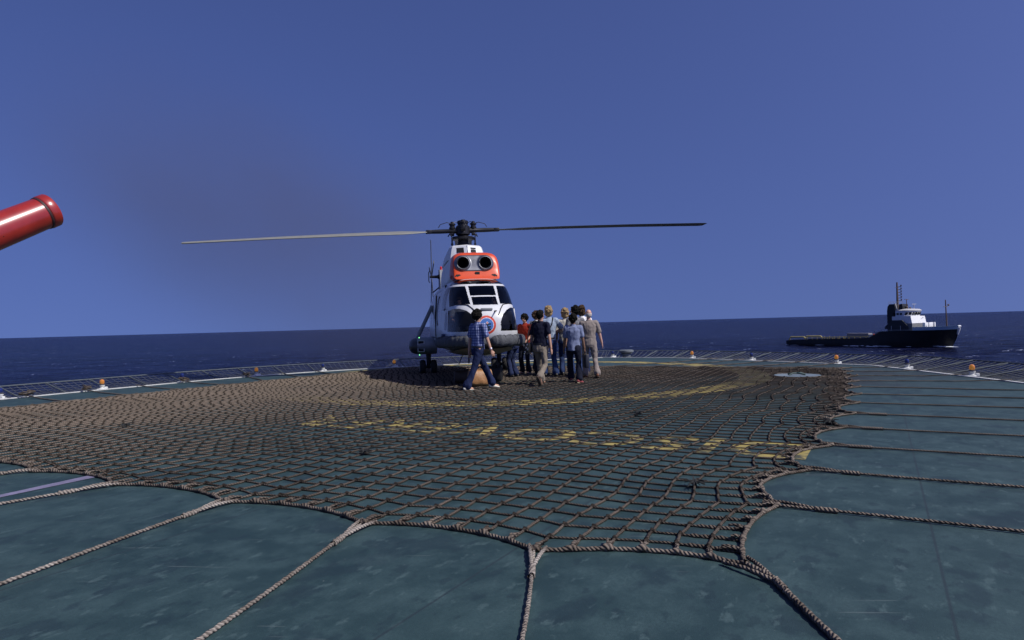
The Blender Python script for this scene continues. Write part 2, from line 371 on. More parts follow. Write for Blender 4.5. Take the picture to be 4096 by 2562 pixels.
# painted marks under the net
def worn_yellow():
    m = mat('marking_yellow', (.29, .235, .07), .65, var=.3, vscale=3., bump=.2, bscale=120)
    nt = m.node_tree; N = nt.nodes; L = nt.links; p = N['Principled BSDF']; src = p.inputs['Base Color'].links[0].from_socket
    tc = N.new('ShaderNodeTexCoord'); n = N.new('ShaderNodeTexNoise'); n.inputs['Scale'].default_value = 2.1; n.inputs['Detail'].default_value = 9; n.inputs['Roughness'].default_value = .74
    L.new(tc.outputs['Object'], n.inputs['Vector'])
    r = N.new('ShaderNodeMapRange'); r.inputs['From Min'].default_value = .48; r.inputs['From Max'].default_value = .56; L.new(n.outputs['Fac'], r.inputs['Value'])
    x = N.new('ShaderNodeMix'); x.data_type = 'RGBA'; x.inputs['B'].default_value = (.045, .050, .034, 1); L.new(src, x.inputs['A'])
    vd = N.new('ShaderNodeVectorMath'); vd.operation = 'DISTANCE'; vd.inputs[1].default_value = (6.6, 17.4, 0); L.new(tc.outputs['Object'], vd.inputs[0])
    r2 = N.new('ShaderNodeMapRange'); r2.inputs['From Min'].default_value = 4.2; r2.inputs['From Max'].default_value = 2.2; r2.inputs['To Max'].default_value = .8; L.new(vd.outputs['Value'], r2.inputs['Value'])
    ve = N.new('ShaderNodeVectorMath'); ve.operation = 'DISTANCE'; ve.inputs[1].default_value = (-6.0, 18.2, 0); L.new(tc.outputs['Object'], ve.inputs[0])
    r4 = N.new('ShaderNodeMapRange'); r4.inputs['From Min'].default_value = 5.6; r4.inputs['From Max'].default_value = 3.6; r4.inputs['To Max'].default_value = .95; L.new(ve.outputs['Value'], r4.inputs['Value'])
    mxm = math_n(N, 'MAXIMUM'); L.new(r.outputs[0], mxm.inputs[0]); L.new(r2.outputs[0], mxm.inputs[1])
    mx2 = math_n(N, 'MAXIMUM'); L.new(mxm.outputs[0], mx2.inputs[0]); L.new(r4.outputs[0], mx2.inputs[1])
    L.new(mx2.outputs[0], x.inputs['Factor']); L.new(x.outputs['Result'], p.inputs['Base Color'])
    return m
def make_marks():
    ym = worn_yellow(); n = 96; V = []; F = []
    for k in range(n):
        a = 2*math.pi*k/n
        for r in (6.08, 6.86): V.append((r*math.cos(a), 19+r*math.sin(a), .004))
    for k in range(n): j = (k+1) % n; F.append((2*k, 2*k+1, 2*j+1, 2*j))
    tag(mesh_obj('landing_circle', V, F, ym, smooth=False), kind='structure')
    # ship's name, read from the far side
    run = Vector((-.872, .489, 0)).normalized(); upv = Vector((-run.y, run.x, 0)); 
    cu = bpy.data.curves.new('deck_name', 'FONT'); cu.body = 'DISCOVERER'; cu.size = 1.36; cu.space_character = 1.04; cu.offset = .022
    cu.fill_mode = 'FRONT'
    o = bpy.data.objects.new('deck_name', cu); COL.objects.link(o)
    bpy.context.view_layer.update(); dg = bpy.context.evaluated_depsgraph_get()
    me = bpy.data.meshes.new_from_object(o.evaluated_get(dg)); bpy.data.objects.remove(o)
    xs = [v.co.x for v in me.vertices]; sx = 7.55/(max(xs)-min(xs)); x0 = min(xs)
    org = Vector((3.42, 7.67, .004))        # foot of the D's stem
    for v in me.vertices:
        q = org+run*(v.co.x-x0)*sx+upv*v.co.y*.985; v.co = q
    me.materials.clear(); me.materials.append(ym)
    o = bpy.data.objects.new('deck_name', me); COL.objects.link(o); tag(o, kind='structure')
    # faded lilac stripe
    a = Vector((-4.95, 5.9, .004)); b = Vector((-4.40, 7.02, .004)); n = Vector((.9, -.44, 0))*.05
    tag(mesh_obj('faded_stripe', [a-n, a+n, b+n*1.6, b-n*1.6], [(0, 1, 2, 3)], mat('stripe_lilac', (.15, .14, .22), .7, var=.4, vscale=5)), kind='structure')
make_marks()

# ------------------------------------------------------------------ rope net
CELL = 1.4/6; NUU, NVV = 72, 66; LU, LV = NUU*CELL, NVV*CELL; NODE = 1.4
A2 = np.array([NA.x, NA.y]); U2 = np.array([NU.x, NU.y]); V2 = np.array([NV.x, NV.y])
_ph = rng.uniform(0, 6.28, 24)
def net_xy(u, v):
    """deck position of net parameter (u along the right edge, v to the left), pulled out of square by its lashings"""
    u = np.asarray(u, float); v = np.asarray(v, float); u, v = np.broadcast_arrays(u, v)
    def par(t):
        f = (t/NODE) % 1.0; return 1-np.abs(2*f-1)**2.2
    du = np.zeros_like(u); dv = np.zeros_like(u)
    dv = dv + .27*np.interp(u, [0, 1.4, 2.0], [.38, .45, 1.])*par(u)*np.exp(-v/.75) - .22*par(u)*np.exp(-(LV-v)/.7)
    du = du + .17*par(v)*np.exp(-u/.55) - .22*par(v)*np.exp(-(LU-u)/.7)
    inn = np.clip(np.minimum(np.minimum(u, v), np.minimum(LU-u, LV-v))/1.0, 0, 1)
    lf = np.clip(v/LV*1.3-.15, 0, 1)
    # slack: ripples of the whole net, more of them on the left where it is bunched up
    du = du+inn*(.06*np.sin(.9*v+.5*u+_ph[0])+.05*np.sin(1.7*v-.8*u+_ph[1])+(.03+.10*lf)*np.sin(2.3*u+1.1*v+_ph[2])+.012*np.sin(7*u+3*v+_ph[6]))
    dv = dv+inn*(.05*np.sin(.8*u-.6*v+_ph[3])+.04*np.sin(1.9*u+.7*v+_ph[4])+(.02+.10*lf)*np.sin(1.5*v-2.*u+_ph[5])+.012*np.sin(8*v-4*u+_ph[7]))
    # far left corner gathered in towards the middle
    du = du-.28*np.exp(-np.maximum(u, 0)/1.2)*np.clip(v/1.2, 0, 1)
    dv = dv-.40*np.clip(np.sin(np.pi*np.clip((u-1.5)/14.5, 0, 1)), 0, 1)*np.exp(-np.maximum(v, 0)/2.2)
    dv = dv+np.interp(v, [0, 1.4, 2.8, 4.2, 5.6, 7, 10, 15.4], [0, -.14, -.11, .04, .26, .40, .40, .10])*np.exp(-np.maximum(u, 0)/5.)
    w = np.clip(u/LU, 0, 1)**3*np.clip(v/LV, 0, 1)**3
    du = du-1.2*w; dv = dv-1.1*w
    x = A2[0]+(u+du)*U2[0]+(v+dv)*V2[0]; y = A2[1]+(u+du)*U2[1]+(v+dv)*V2[1]
    # hole worked open round the deck fitting
    dx, dy = x-7.1, y-16.75; r = np.sqrt(dx*dx+dy*dy)+1e-6; rn = (r**3+.62**3)**(1/3)
    rn = np.where(r > 2.2, r, rn); s = rn/r
    return 7.1+dx*s, 16.75+dy*s
def rope_arrays(P, rad, n, lobes=0, lay=.085, flat=None):
    """P (N,3) -> verts, quads, uv of a rope lying along P"""
    P = np.asarray(P, float); N = len(P); rad = np.broadcast_to(np.asarray(rad, float), (N,))
    T = np.gradient(P, axis=0); T /= np.linalg.norm(T, axis=1)[:, None]+1e-12
    Zv = np.tile(np.array([0, 0, 1.]), (N, 1)); S = np.cross(T, Zv); ln = np.linalg.norm(S, axis=1)[:, None]
    S = np.where(ln > 1e-4, S/np.maximum(ln, 1e-4), np.array([1., 0, 0])); B = np.cross(S, T)
    s = np.concatenate([[0], np.cumsum(np.linalg.norm(np.diff(P, axis=0), axis=1))])
    th = np.arange(n)*2*np.pi/n
    rr = rad[:, None]*np.ones(n)[None]
    if lobes: rr = rr*(1+.16*np.cos(lobes*th[None]-2*np.pi*s[:, None]/lay*1.0))
    V = P[:, None]+rr[..., None]*(np.cos(th)[None, :, None]*S[:, None]+np.sin(th)[None, :, None]*B[:, None])
    UV = np.stack(np.broadcast_arrays(s[:, None], (np.arange(n)/n)[None]), -1)
    i, k = np.meshgrid(np.arange(N-1), np.arange(n), indexing='ij'); k2 = (k+1) % n
    F = np.stack([i*n+k, i*n+k2, (i+1)*n+k2, (i+1)*n+k], -1).reshape(-1, 4)
    return V.reshape(-1, 3), F, UV.reshape(-1, 2)
class RB:
    def __init__(s): s.V = []; s.F = []; s.U = []; s.K = []; s.n = 0
    def add(s, a, k=None):
        n = len(a[0]); s.V.append(a[0]); s.F.append(a[1]+s.n); s.U.append(a[2]); s.n += n
        s.K.append(np.zeros(n) if k is None else np.repeat(k, n//len(k))); return s
    def build(s, name, m, parent=None):
        o = mesh_obj(name, np.concatenate(s.V), np.concatenate(s.F), m, parent, True, np.concatenate(s.U))
        K = np.concatenate(s.K)
        if K.any(): at = o.data.attributes.new('knot', 'FLOAT', 'POINT'); at.data.foreach_set('value', K.astype(np.float32))
        return o
ROPE_R = .0108
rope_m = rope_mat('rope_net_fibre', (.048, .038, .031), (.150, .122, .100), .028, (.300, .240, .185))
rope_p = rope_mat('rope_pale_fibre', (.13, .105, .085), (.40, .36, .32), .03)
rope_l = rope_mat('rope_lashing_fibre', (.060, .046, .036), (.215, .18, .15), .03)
def smooth_noise(P, amp, sc, seed):
    return np.array([noise.noise((p[0]*sc+seed, p[1]*sc, p[2]*sc))*amp for p in P])
def make_net():
    net = thing('rope_net', 'large square brown rope net spread over the green helideck under the helicopter', 'rope net', (NA.x, NA.y, 0))
    rb = RB(); off = np.array([NA.x, NA.y, 0])
    fr_far = np.array([0, .09, .17, .5, .83, .91]); fr_near = np.arange(14)/14
    def knot(f):    # bump of the wrapped crossing
        d = np.minimum(f % 1, 1-f % 1); return np.exp(-(d/.085)**2)
    for fam in (0, 1):
        for i in range(1, (NVV if fam == 0 else NUU)):
            cross = NUU if fam == 0 else NVV
            fixed = i*CELL; runs = []
            cc = (np.arange(cross)+.5)*CELL
            cx, cy = net_xy(cc, np.full(cross, fixed)) if fam == 0 else net_xy(np.full(cross, fixed), cc)
            near = (np.hypot(cx, cy) < 7.2)
            k = 0
            while k < cross:
                e = k
                while e < cross and near[e] == near[k]: e += 1
                runs.append((k, e, bool(near[k]))); k = e
            for k, e, nr in runs:
                f = (np.arange(k, e)[:, None]+(fr_near if nr else fr_far)[None]).ravel(); f = np.append(f, e)
                t = f*CELL
                x, y = net_xy(t, np.full(len(t), fixed)) if fam == 0 else net_xy(np.full(len(t), fixed), t)
                kb = knot(f)
                if fam == 0: z = ROPE_R+.015*kb; rad = ROPE_R*(1+.22*kb)
                else: z = ROPE_R*.85+0*kb; rad = .0082*(1+.50*kb+.75*np.clip((.42-t)/.06, 0, 1)*(1+.25*np.sin(t*90)))
                if nr:
                    wob = .003*np.sin(t*23+i*1.7)
                    x = x+wob*(V2[0] if fam == 0 else U2[0]); y = y+wob*(V2[1] if fam == 0 else U2[1])
                P = np.stack([x, y, np.broadcast_to(z, x.shape)], 1)-off
                dk = np.minimum(f % 1, 1-f % 1); rb.add(rope_arrays(P, rad, 9 if nr else 5, 3 if nr else 0), np.exp(-(dk/(.12 if fam == 0 else .10))**4))
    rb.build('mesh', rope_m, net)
    # border rope with thicker bindings at every strand
    b = RB()
    def edge_pts(fam, fixed, L, step):
        t = np.arange(0, L+1e-6, step)
        x, y = net_xy(t, np.full(len(t), fixed)) if fam == 0 else net_xy(np.full(len(t), fixed), t)
        return t, x, y
    for fam, fixed, L in ((0, 0., LU), (1, 0., LV), (0, LV, LU), (1, LU, LV)):
        near_edge = fixed == 0.
        t, x, y = edge_pts(fam, fixed, L, .0125 if near_edge else .05)
        f = t/CELL; d = np.abs(f-np.round(f)); kb = np.exp(-(d/.13)**2)
        jit = np.array([noise.noise((round(q), fixed+fam*7.3, 2.2)) for q in f])
        rad = .0142*(1+kb*(.50+.5*jit))
        P = np.stack([x, y, rad*1.0+.004*kb], 1)-off
        b.add(rope_arrays(P, rad, 11 if near_edge else 6, 3 if near_edge else 0, .1))
        # frayed rope ends tucked at the bindings of the near edges
        if near_edge:
            for q in range(1, int(round(L/CELL))):
                tt = q*CELL
                px, py = (net_xy(tt, 0.) if fam == 0 else net_xy(0., tt)); px2, py2 = (net_xy(tt, .16) if fam == 0 else net_xy(.16, tt))
                p0 = np.array([px, py, .022]); p1 = np.array([px2, py2, .016])
                if math.hypot(px, py) > 13: continue
                sidev = (U2 if fam == 0 else V2)*random.choice((-1, 1))
                for w in range(2):
                    a = p0+(p1-p0)*.05; c = p0+(p1-p0)*random.uniform(.5, 1.)
                    c = c+np.array([sidev[0], sidev[1], 0])*random.uniform(.006, .03)*(1 if w else -1)+np.array([0, 0, random.uniform(0, .02)])
                    tt_ = np.linspace(0, 1, 9)[:, None]; Q = a+(c-a)*tt_; Q[:, 2] += .012*np.sin(np.pi*tt_[:, 0])
                    b.add(rope_arrays(Q-off, np.linspace(.0125, .008, 9), 7, 3, .06))
    # second parts of the border at the near right corner: heavy seizing
    for ang, ln in ((0., .5), (.5, .42), (-.5, .42)):
        d = np.array([-NU.x-(-NU.y)*0, -NU.y, 0])
    b.build('border_rope', rope_l, net)
    # odd frayed tufts and mended knots on the net
    for (x, y) in ((1.55, 5.85), (4.25, 9.0), (-1.75, 7.75), (1.9, 10.3), (-6.1, 10.5)):
        c = Vector((x-NA.x, y-NA.y, .035)); tf = MB()
        for k in range(26):
            a = random.uniform(0, 6.28); l = random.uniform(.03, .13)
            e = c+Vector((math.cos(a)*l, math.sin(a)*l, random.uniform(-.02, .05)))
            tf.tube([c, (c+e)/2+Vector((0, 0, .02)), e], [.009, .007, .003], 5)
        tf.build('frayed_tuft', mat('tar_fibre', (.02, .022, .022), .9), net)
    return net
make_net()

def lashing(name_label, pts, r=.0135, group='ropes lashing the net to the deck edge', twist=True, bridle=None, m=None):
    """one rope lying on the deck, its first point the origin"""
    P = [Vector(p) for p in pts]; o = P[0]; L = sum((b-a).length for a, b in zip(P[:-1], P[1:]))
    near = min(p.length for p in P) < 8; n = max(8, int(L/(.0125 if near else .1)))
    acc = [0]
    for a, b in zip(P[:-1], P[1:]): acc.append(acc[-1]+(b-a).length)
    s = np.linspace(0, acc[-1], n)
    Q = np.stack([pchip(acc, [p[i] for p in P], s) if len(P) > 2 else np.interp(s, acc, [p[i] for p in P]) for i in range(3)], 1)
    amp = .012*np.clip(np.minimum(s, acc[-1]-s)/.5, 0, 1)
    seed = random.uniform(0, 99); Q[:, 0] += amp*np.sin(s*2.1+seed); Q[:, 1] += amp*np.sin(s*1.7+seed*2)
    rad = np.full(n, r)*(1+.05*np.sin(s*9+seed))
    Q[:, 2] = np.maximum(Q[:, 2], rad)
    rb = RB().add(rope_arrays(Q-np.array(o), rad, 11 if near else 6, 3 if near else 0, .085))
    if bridle:
        for bp in bridle:
            m_ = Vector(bp)
            tt = np.linspace(0, 1, 34); q0 = np.array(m_); q1 = Q[min(n-1, int(n*.0)+int(.30/(acc[-1]/n)))]
            B = q0+(q1-q0)*tt[:, None]; B[:, 2] = .018+.012*np.sin(np.pi*tt)
            rb.add(rope_arrays(B-np.array(o), .0125, 9, 3, .08))
        q1 = Q[min(n-1, int(.30/(acc[-1]/n)))]; q2 = Q[min(n-1, int(.42/(acc[-1]/n)))]
        B = q1+(q2-q1)*np.linspace(-.2, 1, 14)[:, None]; rb.add(rope_arrays(B-np.array(o), .021, 9, 3, .05))
    ob = rb.build('lashing_rope', m or rope_l); ob.location = o
    tag(ob, name_label, 'rope', group)
ORD = ['first', 'second', 'third', 'fourth', 'fifth', 'sixth', 'seventh', 'eighth', 'ninth', 'tenth', 'eleventh', 'twelfth']
def make_lashings():
    # front: fan out of the picture towards the camera
    fr = [((1.4), (-.03, 2.7)), ((2.8), (-1.62, 2.75)), ((4.2), (-3.5, 2.6)), ((5.6), (-5.9, 4.4)), ((7.0), (-8.2, 6.0))]
    words = ['pale rope from the front of the net, straight down to the bottom picture edge',
             'pale taut rope slanting from the front net edge to the bottom left of centre',
             'long brown rope slanting from the front net edge down to the left border',
             'short brown rope at far left below the lilac stripe, tied to the net front',
             'rope leaving the net at its leftmost front scallop']
    for (v, e), w in zip(fr, words):
        x, y = net_xy(0., v); p = Vector((float(x), float(y), .02)); q = Vector((*e, .014)); d = (q-p).normalized()
        sd = Vector((-d.y, d.x, 0))
        x1, y1 = net_xy(.03, v-.065); x2, y2 = net_xy(.03, v+.065)
        lashing(w, [p+d*.05, p+(q-p)*.5, q], .0118, bridle=[(float(x1), float(y1), .025), (float(x2), float(y2), .025)], m=rope_p)
    p = Vector((NA.x, NA.y, .022)); 
    lashing('thick dark rope from the near right corner of the net to the bottom edge', [p, p+Vector((.08, -.28, 0)), Vector((1.42, 2.95, .016)), Vector((1.55, 2.2, .016))], .0165, bridle=[(NA.x-.12, NA.y+.05, .03), (NA.x+.05, NA.y+.12, .03)])
    # right: straight across to the right edge of the deck
    for k in range(1, 13):
        x, y = net_xy(k*NODE, 0.); p = Vector((float(x), float(y), .018)); d = Vector((.862, -.507, 0)) if k < 9 else Vector((.93, -.36, 0))
        t = edge_hit(p, d) or 6.; t = min(t, 9.5); q = p+d*(t-.05); q.z = .05
        lashing(f'thin brown rope across bare deck right of the net, {ORD[k-1]} up from the near corner', [p, p+d*.35, p+(q-p)*.6+Vector((0, .03*math.sin(k*2.2), -.02)), q], .0112,
                bridle=[tuple((p-d*.12+NU*.1))] if k < 6 else None)
    # far edge
    for k in range(1, 6):
        x, y = net_xy(LU, k*NODE); p = Vector((float(x), float(y), .02)); d = Vector((.88, .47, 0)).normalized()
        t = edge_hit(p, d) or 2.; t = min(t, 6); q = p+d*(t-.02); q.z = .06
        lashing(f'thin rope from far net edge to the edge lights, {ORD[k-1]} from the right', [p, p+d*t*.5, q], .014)
    # left edge
    for j, k in enumerate(range(2, 10)):
        x, y = net_xy(k*NODE, LV); p = Vector((float(x), float(y), .02)); d = Vector((-.80, .60, 0)).normalized()
        if j > 4: d = Vector((-.55, .83, 0)).normalized()
        t = edge_hit(p, d); t = min(t or 1.5, 5); q = p+d*(t-.02); q.z = .055
        lashing(f'short dark rope between net and white kerb on the left, {ORD[j]} from left', [p, p+d*t*.5, q], .015)
        # surplus coiled at the kerb
        if j in (1, 2, 4, 5):
            mb = RB(); tt = np.linspace(0, 2*np.pi*3.2, 90); rr = .10+.03*np.sin(tt*.77)
            Q = np.stack([rr*1.4*np.cos(tt), rr*.8*np.sin(tt), .02+.012*tt/3+.01*np.sin(tt*2.3)], 1)
            ob = mb.add(rope_arrays(Q, .014, 6)).build('rope_coil', rope_l); ob.location = q-d*.12+Vector((0, 0, .0)); ob.rotation_euler = (0, 0, j*1.1)
            tag(ob, f'small coil of surplus rope on the left kerb, {ORD[(1,2,4,5).index(j)]} from the left', 'rope coil', 'rope coils on the left kerb')
make_lashings()

# ------------------------------------------------------------------ perimeter safety nets
def make_safety():
    pts, nr = EDGEP, EDGEN
    galv = mat('galvanised_rail', (.085, .10, .105), .75, .0, spec=.2, var=.35); wire = mat('net_wire', (.085, .095, .105), .8, .0, spec=.2, var=.35)
    segs = [(1, 7, 'pale railed safety net along the left deck edge against the sea'), (7, 11, 'safety net beyond the far deck edge behind the helicopter'),
            (11, 15, 'safety net along the far right deck edge below the ship'), (15, 19, 'wide mesh safety net along the right deck edge nearest the camera')]
    W, RISE = 1.45, .23
    for a, b, lab in segs:
        org = pts[a].copy(); root = thing('safety_net', lab, 'safety net', org, 0, 'safety nets round the helideck')
        # arc-length resample
        P = [pts[i] for i in range(a, b+1)]; Nn = [nr(i) for i in range(a, b+1)]
        s = [0]
        for p, q in zip(P[:-1], P[1:]): s.append(s[-1]+(q-p).length)
        def at_(t):
            t = min(max(t, 0), s[-1]); i = min(max(int(np.searchsorted(s, t))-1, 0), len(P)-2); f = (t-s[i])/(s[i+1]-s[i])
            n = (Nn[i]*(1-f)+Nn[i+1]*f).normalized(); return P[i].lerp(P[i+1], f), n
        def pos(t, w, sag=0.):
            p, n = at_(t); return p+n*(.24+w*W)+Vector((0, 0, -.02+RISE*w-sag))-org
        L = s[-1]; na = max(2, round(L/1.12)); 
        mb = MB(); mb.tube([pos(L*i/60, 1.) for i in range(61)], .020, 6); mb.build('outer_rail', galv, root)
        for i in range(na):
            t = L*(i+.5)/na
            if t > 14: break
            pa, pb = pos(t, 0.), pos(t+.12, 1.02)
            m1 = MB().tube([pa-Vector((0, 0, .02)), pb], .018, 6); m1.build('arm', galv, root)
        rb = RB(); st = .17 if a != 15 else .2
        for i in range(int(L/st)+1):
            t = i*st; w = np.linspace(0, 1, 7)
            Q = np.array([pos(t+.10*q, q, .07*math.sin(math.pi*q)) for q in w]); rb.add(rope_arrays(Q, .0085, 4))
        for k in range(1, 8):
            w = k/8; Q = np.array([pos(L*i/80, w, .07*math.sin(math.pi*w)+.008*(i % 2)) for i in range(81)]); rb.add(rope_arrays(Q, .005, 4))
        rb.build('netting', wire, root)
make_safety()

# ------------------------------------------------------------------ perimeter lights
def make_lights():
    white = mat('lamp_base_white', (.55, .56, .54), .55, var=.3, vscale=9); iron = mat('lamp_iron', (.06, .06, .065), .6)
    def glass(name, col, em=None):
        m = bpy.data.materials.new(name); m.use_nodes = True; p = m.node_tree.nodes['Principled BSDF']
        p.inputs['Base Color'].default_value = (*col, 1); p.inputs['Roughness'].default_value = .08; p.inputs['Transmission Weight'].default_value = .25
        p.inputs['IOR'].default_value = 1.45; p.inputs['Coat Weight'].default_value = .5
        if em: p.inputs['Emission Color'].default_value = (*em[:3], 1); p.inputs['Emission Strength'].default_value = em[3]
        return m
    amber = glass('amber_glass', (.45, .15, .03), (1., .50, .08, .14)); blue = glass('blue_glass', (.015, .03, .16))
    spots = [(-12.30, 16.02, 0, 'blue', 'small blue edge light on white base at the far left end of the left kerb'),
             (-11.10, 18.05, 0, 'amber', 'amber dome edge light nearest the left picture border'),
             (-9.87, 19.95, 0, 'blue', 'small blue edge light between the two left amber lights'),
             (-8.40, 21.92, 0, 'amber', 'amber dome edge light on the left kerb, second from the left border'),
             (-6.62, 23.36, 0, 'blue', 'small blue edge light just left of the helicopter shadow tip'),
             (-4.35, 24.62, 0, 'amber', 'amber edge light beside the shadow left of the helicopter wheels'),
             (4.02, 27.3, 0, 'blue', 'dark blue edge light on white foot just right of the man in coveralls'),
             (6.70, 25.2, 0, 'amber', 'glowing amber edge light on the far edge between two blue ones'),
             (8.15, 22.98, 0, 'blue', 'dark blue edge light on the far right edge below the open sea'),
             (9.78, 20.3, 0, 'amber', 'glowing amber edge light at the bend of the right deck edge below the ship'),
             (10.42, 17.75, 0, 'blue', 'dark blue edge light on the right kerb past the bend'),
             (10.40, 15.2, 0, 'amber', 'glowing amber edge light on the right kerb nearest the camera')]
    protos = {}
    for x, y, z, kind, lab in spots:
        x += .06 if x > 0 else -.04; y += .06
        if kind not in protos:
            r = thing('edge_light', lab, 'edge light', (x, y, .0), 0, 'lights round the helideck edge')
            MB().lathe([(.10, .0), (.10, .03), (.055, .05), (.05, .09), (.065, .10), (.065, .125)]).box((.09, -.02, .04), (.09, .07, .075), bev=.01).box((-.0, .0, .02), (.22, .16, .022)).build('base', white, r)
            MB().lathe([(.068, .125), (.068, .15), (.055, .155)]).build('collar', iron, r)
            R0 = .058 if kind == 'amber' else .050
            pr = [(R0*.72, .155), (R0, .18), (R0, .225)]+[(R0*math.cos(a), .225+R0*math.sin(a)) for a in np.linspace(.15, 1.45, 6)]+[(.001, .225+R0)]
            MB().lathe(pr, n=20).build('dome', amber if kind == 'amber' else blue, r)
            protos[kind] = r
        else:
            s = protos[kind]; r = s.copy(); COL.objects.link(r); r.location = (x, y, 0); r['label'] = lab
            for c in s.children:
                d = c.copy(); COL.objects.link(d); d.parent = r
        r.rotation_euler = (0, 0, random.uniform(-.4, .4))
make_lights()

def make_deck_bits():
    # recessed tie-down fitting in the hole of the net
    r = thing('deck_fitting', 'pale recessed deck fitting with dark bar, in a hole of the net', 'deck fitting', (7.1, 16.75, 0), .25)
    MB().lathe([(.54, .002), (.54, .014), (.51, .018), (.49, .012), (.001, .012)], n=40).build('plate', mat('fitting_plate', (.13, .17, .20), .6, .0, var=.4, vscale=4), r)
    mb = MB().tube([(-.22, .02, .02), (-.12, .02, .06), (.12, .0, .06), (.22, -.02, .02)], .022, 8).tube([(-.1, .22, .03), (0, 0, .07), (.08, -.2, .03)], .018, 8)
    mb.build('tie_down_bar', mat('fitting_bar', (.02, .05, .045), .5), r)
    # grey capstan outside the far edge
    r = thing('bollard', 'low grey bollard beyond the far deck edge right of the crowd', 'bollard', (4.75, 28.0, -.3))
    MB().lathe([(.30, 0), (.30, .06), (.19, .10), (.17, .40), (.22, .46), (.30, .49), (.30, .56), (.25, .58), (.001, .58)], n=28).build('post', mat('bollard_grey', (.16, .18, .19), .55, .2), r)
    MB().box((0, 0, -.1), (.8, .7, .2)).build('pedestal', mat('bollard_grey', (.16, .18, .19)), r)
make_deck_bits()

# ------------------------------------------------------------------ red fire monitor at the left
def make_monitor():
    end = Vector((-4.759, 7.0, 2.799)); tail = end+(Vector((-5.017, 6.576, 2.516))-end).normalized()*1.9; end.x -= .04; tail.x -= .04
    ax = (end-tail).normalized(); L = (end-tail).length
    red = mat('monitor_red', (.27, .020, .014), .30, spec=.5, var=.22, coat=.5, vscale=5)
    red.node_tree.nodes['Principled BSDF'].inputs['Coat Roughness'].default_value = .11
    r = thing('fire_monitor', 'glossy red pipe of a fire monitor with flanged end, reaching in from the left', 'fire monitor', (tail.x, tail.y, 0))
    o = tail-Vector((tail.x, tail.y, 0)); R = .164
    prof = [(R*1.18, -.05), (R*1.17, .0), (R*1.01, L-.16), (R, L-.092), (R*1.055, L-.086), (R*1.075, L-.078), (R*1.075, L-.008), (R*1.05, L), (R*.92, L), (R*.9, L-.3), (.001, L-.3)]
    MB().lathe(prof, o, ax, 48).build('barrel', red, r)
    MB().lathe([(R*1.03, L-.112), (R*1.045, L-.105), (R*1.045, L-.094), (R*1.02, L-.088)], o, ax, 48).build('seal_ring', mat('seal_black', (.03, .01, .01), .6), r)
    # drips and chips on the paint
    mb = MB(); a0 = Vector((0, 0, 1)); x = ax.cross(a0).normalized(); y = x.cross(ax)
    def on(th, s, lift=.002): return o+ax*s+(x*math.cos(th)+y*math.sin(th))*(R*(1.01+.16*(L-.16-s)/(L-.16))+lift)
    chip = mat('chip_dark', (.03, .012, .01), .8)
    mb.tube([on(1.9, L-.52), on(1.65, L-.56), on(1.25, L-.54), on(.95, L-.525)], [.003, .006, .006, .003], 5).build('paint_run', chip, r)
    for th, s, rr in ((.35, L-.72, .014), (-.35, L-.74, .010), (-.3, L-.60, .007), (.75, L-.76, .012)): MB().ball(on(th, s, -.002), (rr, rr*.8, rr*.5), 8, 6).build('paint_chip', chip, r)
    sup = MB().lathe([(.30, .0), (.30, .04), (.14, .05), (.13, 1.55), (.19, 1.6), (.19, 1.85)], (0, 0, 0), (0, 0, 1), 28); sup.ball((0, 0, 2.0), (.24, .24, .24), 20, 14)
    sup.build('pedestal', red, r)
    MB().lathe([(.02, 0), (.02, .6)], (0, -.2, 2.0), (-.6, -.5, .1), 8).lathe([(.16, 0), (.18, .015), (.16, .03)], (-.46, -.58, 2.08), (-.6, -.5, .1), 20).build('hand_wheel', mat('seal_black', (.03, .01, .01)), r)
make_monitor()

# ------------------------------------------------------------------ helicopter
PSI = R_(10.5)
HFW = Vector((math.sin(PSI), -math.cos(PSI), 0)); HLF = Vector((math.cos(PSI), math.sin(PSI), 0))
HSC = 1.09
HPOS = (Vector((-1.30, 19.0, 0))-HLF*.03)*HSC; HPOS.z = CAM_H*(1-HSC)
HROT = math.atan2(HFW.y, HFW.x)
FUS = np.array([
    [-9.2, .10, 2.15, 2.40, 2.2, 0], [-8, .17, 2.0, 2.42, 2.2, 0], [-6, .30, 1.72, 2.46, 2.2, 0], [-4.5, .48, 1.40, 2.52, 2.3, 0], [-3.4, .70, 1.02, 2.58, 2.6, 0],
    [-2.4, .86, .82, 2.63, 3.2, .04], [-1, .89, .78, 2.66, 3.8, .06], [1.5, .88, .78, 2.66, 3.8, .08], [2.4, .85, .79, 2.645, 3.8, .10], [2.9, .83, .80, 2.585, 3.9, .12],
    [3.4, .79, .82, 2.39, 3.7, .13], [3.8, .745, .86, 2.13, 3.3, .12], [4.05, .70, .92, 1.98, 3.0, .10], [4.25, .63, .99, 1.88, 2.7, .06], [4.38, .53, 1.07, 1.79, 2.5, .03],
    [4.46, .38, 1.17, 1.67, 2.3, 0], [4.50, .2, 1.28, 1.54, 2.2, 0], [4.515, .02, 1.38, 1.42, 2, 0]])
def in_poly(Y, Z, poly):
    ins = np.zeros(Y.shape, bool); n = len(poly)
    for i in range(n):
        (x1, y1), (x2, y2) = poly[i], poly[(i+1) % n]
        c = ((y1 > Z) != (y2 > Z)) & (Y < (x2-x1)*(Z-y1)/((y2-y1) if y2 != y1 else 1e-9)+x1); ins ^= c
    return ins
